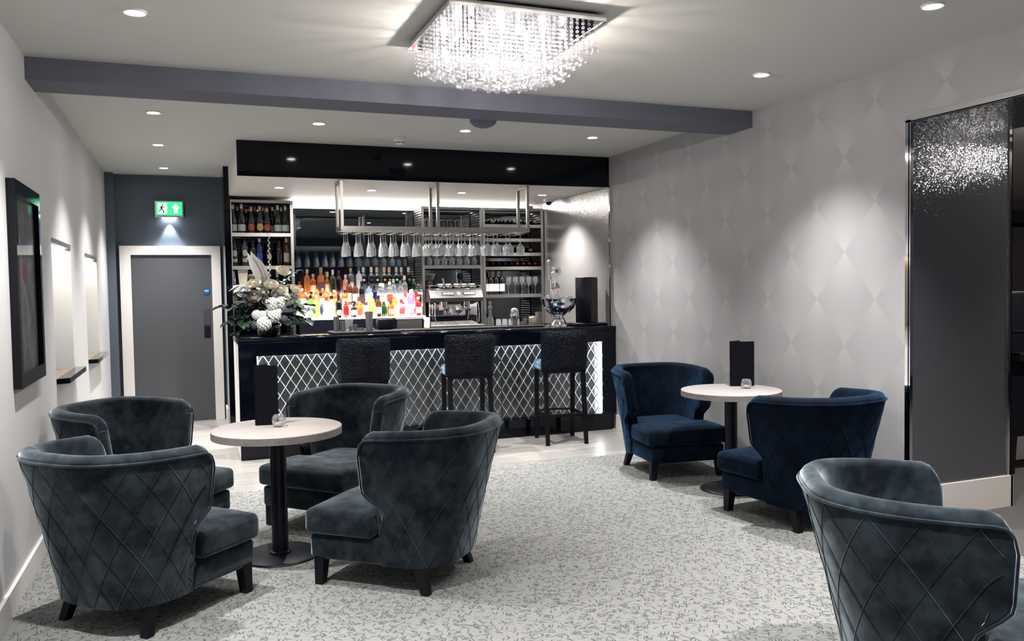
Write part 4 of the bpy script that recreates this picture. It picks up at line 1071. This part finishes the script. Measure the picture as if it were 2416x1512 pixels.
# ------------------------------------------------------------------ things on the counter
TC = CT + .0005
t = thing('bar_mat', 'black rubber service mat under the cocktail tools on the left', 'bar mat', (1.585, 8.0, TC), 0, 'rubber bar mats')
b = MB(); b.rbox(-.325, .325, -.17, .17, 0, .024, .006, 2); b.build('mat', M['matt_black'], t)
b = MB()
for k in range(24): b.box(-.30 + k * .0255, -.295 + k * .0255, -.15, .15, .024, .0265)
b.build('ribs', M['matt_black'], t)
t = thing('bar_mat', 'long black rubber service mat on the right, behind the middle stool', 'bar mat', (2.72, 8.16, TC), 0, 'rubber bar mats')
b = MB(); b.rbox(-.79, .79, -.12, .12, 0, .014, .005, 2); b.build('mat', M['matt_black'], t)
b = MB()
for k in range(58): b.box(-.77 + k * .0265, -.765 + k * .0265, -.10, .10, .014, .0165)
b.build('ribs', M['matt_black'], t)
ZM1, ZM2 = TC + .0268, TC + .0168
def tin(name, x, y, z, r0, r1, h, label, m='steel', solid=False):
    t = MB(); t.lathe([(0, 0), (r0, 0), (r1, h), (r1 - .0015, h), (r0 - .0015, .004), (0, .004)], seg=24)
    return tag(t.build(name, M[m], None, (x, y, z)), label, name.replace('_', ' '), 'cocktail tools on the counter')
tin('shaker_tin', 1.312, 7.95, ZM1, .024, .029, .138, 'tall narrow steel shaker tin, leftmost of the cocktail tools')
tin('shaker_tin', 1.376, 7.97, ZM1, .022, .027, .100, 'medium steel shaker tin, second from the left of the cocktail tools')
tin('measure_cup', 1.440, 7.93, ZM1, .012, .016, .045, 'small steel spirit measure beside the medium tin')
tin('measure_cup', 1.487, 7.93, ZM1, .018, .021, .061, 'steel spirit measure right of the smallest measure')
tin('measure_cup', 1.540, 7.94, ZM1, .027, .027, .026, 'low round steel measure left of the tall shaker')
tin('cocktail_shaker', 1.622, 7.93, ZM1, .033, .038, .18, 'tall cylindrical steel mixing tin, largest of the left cocktail tools')
t = thing('mixing_glass', 'clear mixing glass with bar spoons behind the cocktail tins', 'mixing glass', (1.452, 8.06, ZM1))
b = MB(); b.lathe([(0, 0), (.034, 0), (.042, .15), (.040, .15), (.032, .006), (0, .006)], seg=24); b.build('glass', M['clear'], t)
for k in range(3):
    b = MB(); a = k * 2.1; b.tube([(.02 * math.cos(a), .02 * math.sin(a), .01), (.045 * math.cos(a + .3), .03 * math.sin(a + .3), .25)], .002, 6); b.sphere((.045 * math.cos(a + .3), .03 * math.sin(a + .3), .255), .008, 8, 6); b.build('bar_spoon', M['chrome'], t)
t = thing('straw_holder', 'black napkin and straw caddy behind the tall mixing tin', 'caddy', (1.80, 8.05, ZM1))
b = MB(); b.rbox(-.075, .075, -.05, .05, 0, .10, .005, 2); b.build('box', M['satin_black'], t)
for k in range(7):
    b = MB(); b.tube([(-.05 + k * .016, 0, .1), (-.06 + k * .02, .01, .165)], .0028, 6); b.build('straw', simple('black straw', (.01, .01, .012), .3), t)
t = thing('strainer', 'steel cocktail strainer with coiled rim lying between the tins', 'strainer', (1.56, 8.05, ZM1))
b = MB(); b.lathe([(0, .004), (.045, .004), (.047, .006), (0, .007)], seg=24, cap0=False); b.tube([(.047 * math.cos(a / 5), .047 * math.sin(a / 5), .005 + .006 * (a % 2)) for a in range(31)], .002, 5); b.build('plate', M['chrome'], t)
b = MB(); b.tube([(.04, 0, .006), (.10, -.01, .012), (.135, -.015, .010)], .006, 8); b.build('handle', M['chrome'], t)
t = thing('cocktail_shaker', 'tall chrome three piece shaker on the right mat beside the champagne bowl', 'cocktail shaker', (3.206, 8.14, ZM2), 0)
b = MB(); b.lathe([(0, 0), (.028, 0), (.044, .085), (.046, .10)], seg=28); b.build('beaker', M['chrome'], t)
b = MB(); b.lathe([(.0465, .10), (.045, .11), (.038, .165), (.024, .182), (.0, .186)], seg=28, cap0=False); b.build('top', M['chrome'], t)
tin('measure_cup', 3.275, 8.12, ZM2, .018, .020, .040, 'small steel measure right of the chrome shaker')
tin('measure_cup', 3.33, 8.15, ZM2, .019, .023, .072, 'taller steel measure between the chrome shaker and the garnish jar')
tin('shaker_tin', 3.495, 8.17, ZM2, .030, .036, .135, 'steel shaker tin at the right end of the right mat')
t = thing('garnish_jar', 'clear jar of sliced lemon garnish on the right mat', 'jar', (3.412, 8.15, ZM2))
b = MB(); b.lathe([(0, 0), (.036, 0), (.038, .095), (.036, .095), (.034, .005), (0, .005)], seg=24); b.build('glass', M['clear'], t)
for k in range(4):
    b = MB(); b.M = Matrix.Translation((.006 * (-1) ** k, .004 * k - .006, .018 + .019 * k)) @ Matrix.Rotation(.35 * (-1) ** k, 4, 'Y'); b.cyl((0, 0, -.006), .026, .011, 18); b.build('lemon_slice', simple('lemon', (.75, .5, .12), .5), t)
t = thing('glass_decanter', 'clear glass decanter with ball stopper on the back bar right of the coffee machine', 'decanter', (3.405, 9.44, .951))
b = MB(); b.lathe([(0, 0), (.045, 0), (.05, .02), (.046, .16), (.02, .22), (.018, .27), (.024, .28)], seg=24); b.build('glass_body', M['clear'], t)
b = MB(); b.sphere((0, 0, .312), .030, 14, 9); b.sphere((0, 0, .365), .022, 12, 8); b.build('stopper', M['clear'], t)

# champagne bowl with white bottle, tap
t = thing('champagne_bowl', 'polished chrome champagne bowl on a pedestal foot on the bar counter', 'bowl', (3.625, 7.93, TC))
b = MB(); b.lathe([(0, 0), (.098, 0), (.100, .012), (.085, .03), (.072, .055), (.062, .075), (.066, .085), (.046, .10), (.055, .118), (.11, .145), (.155, .19), (.178, .24), (.182, .285), (.196, .292), (.196, .297), (.176, .292), (.172, .24), (.148, .196), (.10, .15), (0, .13)], seg=56); b.build('bowl', M['chrome'], t)
for s in (-1, 1):
    b = MB(); b.M = Matrix.Rotation(s * PI / 2 + .9, 4, 'Z'); b.tube([(0 + .035 * math.cos(a * PI / 8), .185 + .028 * math.sin(a * PI / 8), .255) for a in range(-1, 10)], .006, 8); b.build('handle', M['chrome'], t)
for k in range(34):
    a = random.uniform(0, 2 * PI); q = .155 * math.sqrt(random.random())
    if k < 34:
        ice = globals().setdefault('ICEB', MB()); ice.M = Matrix.Translation((q * math.cos(a), q * math.sin(a), .285 + random.uniform(-.015, .022))) @ Euler((random.random() * 3, random.random() * 3, 0)).to_matrix().to_4x4(); ice.rbox(-.02, .02, -.02, .02, -.02, .02, .006, 2)
o = ICEB.build('ice', M['crystal'], None, (3.625, 7.93, TC)); tag(o, 'ice cubes heaped in the chrome champagne bowl', 'ice'); o['kind'] = 'stuff'
t = thing('white_bottle', 'white bottle with red lettering leaning in the champagne bowl', 'bottle', (3.60, 7.90, TC + .25), 0)
t.rotation_euler = (.08, -.20, 0)
b = MB(); b.lathe([(0, 0), (.04, 0), (.045, .02), (.045, .15), (.040, .18), (.024, .215), (.019, .235), (.019, .29)], seg=24); b.build('glass_body', simple('white bottle glass', (.8, .8, .8), .25), t)
b = MB(); b.lathe([(.0195, .285), (.021, .30), (.021, .325), (0, .33)], seg=18, cap0=False); b.build('cap', M['white'], t)
b = MB(); b.M = Matrix.Rotation(-.5, 4, 'Z'); b.lathe([(.0465, .155), (.047, .175), (.030, .215)], seg=20, cap0=False, cap1=False); b.build('foil_collar', M['steel'], t)
cu = bpy.data.curves.new('lettering', 'FONT'); cu.body = 'MED'; cu.size = .052; cu.extrude = .0008; cu.align_x = 'CENTER'; cu.align_y = 'CENTER'
to = bpy.data.objects.new('tmp', cu); COL.objects.link(to); bpy.context.view_layer.update()
me = bpy.data.meshes.new_from_object(to.evaluated_get(bpy.context.evaluated_depsgraph_get())); bpy.data.objects.remove(to)
for v in me.vertices:   # wrap the letters round the bottle, reading downwards
    X, Yy, Zz = v.co; a = Yy / .046 - .15
    v.co = (math.sin(a) * (.0462 + Zz), -math.cos(a) * (.0462 + Zz), .090 - X)
me.materials.clear(); me.materials.append(simple('red lettering', (.45, .02, .03), .5)); link('lettering', me, t)
t = thing('beer_tap', 'slim chrome beer tap with round badge behind the champagne bowl', 'beer tap', (3.68, 8.22, TC))
b = MB(); b.lathe([(.05, 0), (.05, .01), (.02, .02), (.019, .5), (.024, .52), (.0, .53)], seg=24); b.build('column', M['chrome'], t)
b = MB(); b.tube([(0, 0, .46), (0, -.05, .46), (0, -.09, .43), (0, -.092, .40)], .01, 10); b.build('spout', M['chrome'], t)
b = MB(); b.tube([(-.03, 0, .5), (-.035, 0, .60), (-.037, 0, .66)], [.007, .006, .009], 10); b.sphere((-.037, 0, .685), .018, 14, 10, (1, 1, 1.3)); b.build('handle', M['ceramic'], t)
b = MB(); b.M = Matrix.Translation((.035, -.03, .585)) @ Matrix.Rotation(PI / 2, 4, 'X'); b.cyl((0, 0, 0), .052, .02, 32); bd = b.build('badge', M['chrome'], t)
b = MB(); st = [(.035 + (.034 if k % 2 == 0 else .014) * math.sin(k * PI / 5), .585 + (.034 if k % 2 == 0 else .014) * math.cos(k * PI / 5)) for k in range(10)]; b.prism(st, -.0525, -.0505); b.build('star', M['steel_dark'], bd)
# loudspeaker column on a plinth
t = thing('counter_plinth', 'low gloss black plinth at the right end of the bar counter', 'plinth', (3.97, 8.0, TC))
b = MB(); b.rbox(-.19, .186, -.16, .16, 0, .022, .004, 2); b.build('slab', M['gloss_black'], t)
b = MB(); b.rbox(-.175, .17, -.145, .145, .022, .028, .002, 1); b.build('inset', M['satin_black'], t)
t = thing('black_box', 'tall matt black column box standing on the plinth at the right end of the bar', 'box', (3.985, 8.0, TC + .0285), .62)
b = MB(); b.rbox(-.085, .085, -.09, .09, 0, .485, .003, 1); b.build('body', M['satin_black'], t)
b = MB(); b.box(-.078, .078, -.0935, -.09, .01, .475); b.build('front_grille', M['matt_black'], t)
b = MB(); b.box(-.0005, .04, -.05, .05, 0, .002); 
# ------------------------------------------------------------------ flower arrangement
FX, FY = .70, 8.04
t = FL = thing('flower_arrangement', 'large arrangement of white flowers and dark foliage on the left end of the bar', 'flower arrangement', (FX, FY, TC))
b = MB(); b.lathe([(0, 0), (.085, 0), (.10, .02), (.115, .11), (.105, .13), (.095, .13), (.10, .11), (.085, .02), (0, .02)], seg=28); b.build('bowl_vase', M['smoked_glass'], t)
def P(dx, dy, dz): return Vector((dx, dy, dz))
pet = simple('white petals', (.88, .87, .85), .6); crm = simple('cream petals', (.86, .81, .68), .6); psh = simple('blush petals', (.86, .75, .68), .6)
lfd = simple('dark leaves', (.012, .035, .028), .45); lfg = simple('grey green leaves', (.16, .24, .20), .6); lfm = simple('green leaves', (.03, .07, .035), .5); stm = simple('stems', (.05, .07, .04), .6)
def rose(p, r, m, tilt):
    b = MB(); b.M = Matrix.Translation(p) @ Euler(tilt).to_matrix().to_4x4()
    b.sphere((0, 0, 0), r * .5, 10, 7, (1, 1, 1.2))
    for ring, (cnt, rad, hh) in enumerate(((4, .55, 1.0), (5, .8, .8), (6, 1.02, .55))):
        for k in range(cnt):
            a = 2 * PI * k / cnt + ring * .6; vs = []; fs = []; n = 5
            for i in range(n + 1):
                u = -1 + 2 * i / n
                for j in range(n + 1):
                    v = j / n; ang = a + u * 1.0 * (PI / cnt) * 1.35; q = r * rad * (.45 + .55 * math.sin(v * PI * .62)) + r * .12 * v * v * ring
                    vs.append((q * math.cos(ang), q * math.sin(ang), r * (-.55 + 1.25 * v * hh * (1 - .18 * u * u) + .1)))
            for i in range(n):
                for j in range(n): q = i * (n + 1) + j; fs.append((q, q + n + 1, q + n + 2, q + 1))
            b.add(vs, fs, True)
    return b.build('rose', m, FL)
def pom(p, r, m):
    b = MB(); b.sphere(p, r * .88, 14, 10)
    for k in range(70):
        z = 1 - 2 * (k + .5) / 70; a = k * 2.39996; q = math.sqrt(1 - z * z)
        b.sphere((p[0] + r * .86 * q * math.cos(a), p[1] + r * .86 * q * math.sin(a), p[2] + r * .86 * z), r * .2, 5, 4)
    return b.build('pompom_flower', m, FL)
def leaf(b, p, d, L, w, droop=.25):
    d = Vector(d).normalized(); side = d.cross(Vector((0, 0, 1))); side = side.normalized() if side.length > .01 else Vector((1, 0, 0)); n = 7; vs = []; fs = []
    for i in range(n + 1):
        q = i / n; c = Vector(p) + d * L * q - Vector((0, 0, 1)) * droop * L * q * q; ww = w * math.sin(PI * min(1, q * .97 + .03)) ** .8
        vs += [c - side * ww + Vector((0, 0, ww * .3)), c, c + side * ww + Vector((0, 0, ww * .3))]
    for i in range(n): fs += [(3 * i, 3 * i + 1, 3 * i + 4, 3 * i + 3), (3 * i + 1, 3 * i + 2, 3 * i + 5, 3 * i + 4)]
    b.add(vs, fs, True)
for (x, y, z, r, mt, ti) in ((-.135, -.20, .37, .055, psh, (.9, -.2, 0)), (-.13, -.15, .485, .055, crm, (.6, -.3, 0)), (.02, -.16, .475, .055, crm, (.7, 0, 0)), (.10, -.17, .43, .05, crm, (.8, .3, 0)), (.13, -.10, .60, .06, crm, (.5, .3, 0)), (.23, -.15, .43, .045, crm, (.7, .6, 0))): rose(P(x, y, z), r, mt, ti)
for (x, y, z, r, mt) in ((.02, -.19, .30, .062, pet), (.10, -.17, .31, .062, pet), (.17, -.15, .315, .046, pet), (.165, -.12, .36, .035, pet), (.03, -.21, .19, .062, pet), (-.06, -.23, .125, .068, pet), (-.12, -.20, .205, .046, pet), (-.065, -.20, .205, .038, pet), (-.02, -.19, .235, .03, pet), (.075, -.20, .23, .03, pet), (-.135, -.19, .115, .045, simple('grey thistle', (.12, .12, .15), .8)), (.12, -.2, .16, .035, M['grey thistle'])): pom(P(x, y, z), r, mt)
# tall white protea / lily spike
b = MB()
for k, (dx, L, w) in enumerate(((-.07, .42, .045), (-.02, .40, .05), (.03, .30, .04), (-.045, .30, .05))): leaf(b, (-.03 + k * .01, -.04 - k * .018, .40 + .02 * k), (-.36 + dx, -.25, 1.0), L * .95, w * 1.35, -.05)
b.build('white_lily_spike', pet, t)
for (x, y, z, d) in ((-.20, -.04, .44, (-.8, -.3, .35)), (.14, -.06, .45, (.9, -.2, .25)), (.2, -.12, .24, (.8, -.3, .1))):
    b = MB()
    for k in range(4): leaf(b, (x, y, z), (d[0], d[1] + (k - 1.5) * .35, d[2] + .3 * (k % 2)), .16, .035, .5)
    b.build('white_orchid', pet, t)
for (x, y, z, rot) in ((.17, -.16, .245, .3), (.19, -.17, .135, .15)):
    b = MB(); b.M = Matrix.Translation((x, y, z)) @ Euler((0, .0, rot)).to_matrix().to_4x4(); b.rbox(-.075, .075, -.025, .025, -.028, .028, .02, 3); b.build('silver_ribbon_bow', simple('silver ribbon', (.55, .57, .62), .3, .5), t)
def branch_leaves(nm, m, starts):
    for (p, d, n, L, lw) in starts:
        b = MB(); p = Vector(p); d = Vector(d).normalized(); pts = [p + d * L * q / 8 - Vector((0, 0, .12 * L * (q / 8) ** 2)) for q in range(9)]; b.tube(pts, .003, 5)
        for k in range(n):
            q = (k + 1) / n; c = p + d * L * q - Vector((0, 0, .12 * L * q * q)); s = 1 if k % 2 else -1
            sd = d.cross(Vector((0, 0, 1))).normalized() * s + d * .6 + Vector((0, 0, random.uniform(-.3, .4))); leaf(b, c, sd, lw * random.uniform(.8, 1.2), lw * .28, .3)
        b.build(nm, m, FL)
def mound(nm, m, cnt, seed, L, w, R0):
    rnd = random.Random(seed); b = MB()
    for k in range(cnt):
        a = rnd.uniform(-PI, PI * .05) if k % 4 else rnd.uniform(-PI, PI); el = rnd.uniform(-.25, 1.1)
        d = Vector((math.cos(a) * math.cos(el), math.sin(a) * math.cos(el), math.sin(el))); c = Vector((0, -.03, .26)) + Vector((d.x * R0 * 1.25, d.y * R0 * .8, d.z * R0)) * rnd.uniform(.55, 1)
        leaf(b, c, d + Vector((rnd.uniform(-.6, .6), rnd.uniform(-.4, .2), rnd.uniform(-.3, .5))), L * rnd.uniform(.7, 1.2), w, .35)
    o = b.build(nm, m, FL); o['kind'] = 'stuff'
mound('dark_foliage', lfd, 200, 3, .10, .024, .165); mound('green_foliage', lfm, 110, 5, .085, .02, .15); mound('grey_foliage', lfg, 50, 8, .07, .022, .17)
for (x, y, z, r, mt, ti) in ((-.22, -.16, .42, .055, pet, (.9, -.5, 0)), (-.05, -.15, .40, .042, crm, (1.0, -.1, 0)), (.06, -.14, .39, .04, pet, (1.0, .1, 0)), (-.17, -.14, .30, .04, psh, (1.1, -.3, 0)), (.22, -.12, .36, .038, pet, (.9, .5, 0)), (-.03, -.18, .33, .036, pet, (1.2, 0, 0))): rose(P(x, y, z), r, mt, ti)
branch_leaves('palm_frond', lfd, [((-.08, -.05, .30), (-1, -.25, .05), 16, .30, .15), ((-.1, -.08, .22), (-1, -.4, -.15), 14, .26, .13), ((.1, -.08, .28), (1, -.3, .1), 16, .26, .13), ((.12, -.1, .2), (1, -.35, -.15), 14, .24, .12), ((-.05, -.1, .36), (-.8, -.3, .35), 12, .2, .12)])
branch_leaves('eucalyptus_sprig', lfg, [((.08, -.02, .45), (.8, -.1, .75), 9, .28, .06), ((-.03, -.12, .36), (-.2, -.6, .3), 8, .12, .05), ((.12, -.12, .36), (.6, -.5, .2), 8, .15, .05)])
branch_leaves('leafy_sprig', lfm, [((.0, -.08, .30), (.1, -1, .2), 12, .14, .07), ((-.1, -.1, .30), (-.4, -.9, .3), 12, .16, .07), ((.1, -.1, .3), (.5, -.8, .35), 12, .16, .07), ((-.02, -.02, .36), (0, -.3, .9), 14, .16, .08), ((-.15, -.12, .18), (-.6, -.6, -.2), 12, .18, .08), ((.12, -.14, .14), (.5, -.7, -.1), 12, .14, .07), ((0, -.14, .2), (0, -.9, -.1), 12, .1, .07), ((.05, 0, .36), (.4, .2, .7), 12, .2, .08), ((-.08, 0, .34), (-.5, .2, .6), 12, .2, .08), ((-.12, -.1, .12), (-.9, -.4, -.25), 12, .2, .08)])
for (p, q2, n) in (((-.05, 0, .42), (-.17, -.02, .72), 12), ((.02, 0, .44), (.02, -.02, .94), 20)):
    b = MB(); p = Vector(p); q2 = Vector(q2); b.tube([p, q2], .002, 5)
    for k in range(n): c = p.lerp(q2, (k + 1) / n); b.sphere((c.x + .006 * (-1) ** k, c.y, c.z), .0075, 7, 5, (1, 1, 1.3))
    b.build('willow_catkin_stem', simple('catkin', (.62, .60, .54), .7), t)
b = MB(); b.rbox(.09, .24, -.19, -.10, .0, .006, .002, 1); 
# cream tapered sleeve and notes
t = thing('cream_ice_bucket', 'cream tapered box on the third left shelf behind the flowers', 'box', (.575, 9.60, 1.401))
b = MB(); b.M = Matrix.Rotation(PI / 4, 4, 'Z'); b.lathe([(.045, .08), (.075, .34), (.073, .34), (.044, .083), (0, .083)], seg=4, smooth=False); b.build('sleeve', simple('cream card', (.72, .66, .54), .6), t)
b = MB(); b.cyl((0, 0, 0), .055, .08, 20, .04); b.build('foot', M['satin_black'], t)

# ------------------------------------------------------------------ camera, world, view
f, yaw, pit, rol = 1959.0, 0.372216, -0.0397240, -0.0158498
cy, sy = math.cos(yaw), math.sin(yaw)
fw = Vector((sy * math.cos(pit), cy * math.cos(pit), math.sin(pit))); rt = Vector((cy, -sy, 0)); up = rt.cross(fw)
c, s = math.cos(rol), math.sin(rol); r2 = rt * c + up * s; u2 = -rt * s + up * c
cam = bpy.data.cameras.new('camera'); cam.sensor_width = 36; cam.sensor_fit = 'HORIZONTAL'; cam.lens = f / 2416 * 36; cam.clip_start = .05
co = bpy.data.objects.new('camera', cam); COL.objects.link(co)
mx = Matrix((r2, u2, -fw)).transposed().to_4x4(); mx.translation = (0, 0, 1.5); co.matrix_world = mx
sc.camera = co
w = bpy.data.worlds.new('world'); sc.world = w; w.use_nodes = True
w.node_tree.nodes['Background'].inputs[0].default_value = (.55, .68, 1, 1); w.node_tree.nodes['Background'].inputs[1].default_value = .035
vs_ = sc.view_settings; vs_.view_transform = 'Standard'; vs_.look = 'None'; vs_.gamma = 1; vs_.exposure = 0.86; vs_.use_curve_mapping = False
cyc = sc.cycles; cyc.max_bounces = 8; cyc.diffuse_bounces = 3; cyc.glossy_bounces = 4; cyc.transparent_max_bounces = 18; cyc.use_adaptive_sampling = True; cyc.adaptive_threshold = .045; cyc.sample_clamp_indirect = 6; cyc.use_denoising = True
cyc.caustics_reflective = False; cyc.caustics_refractive = False
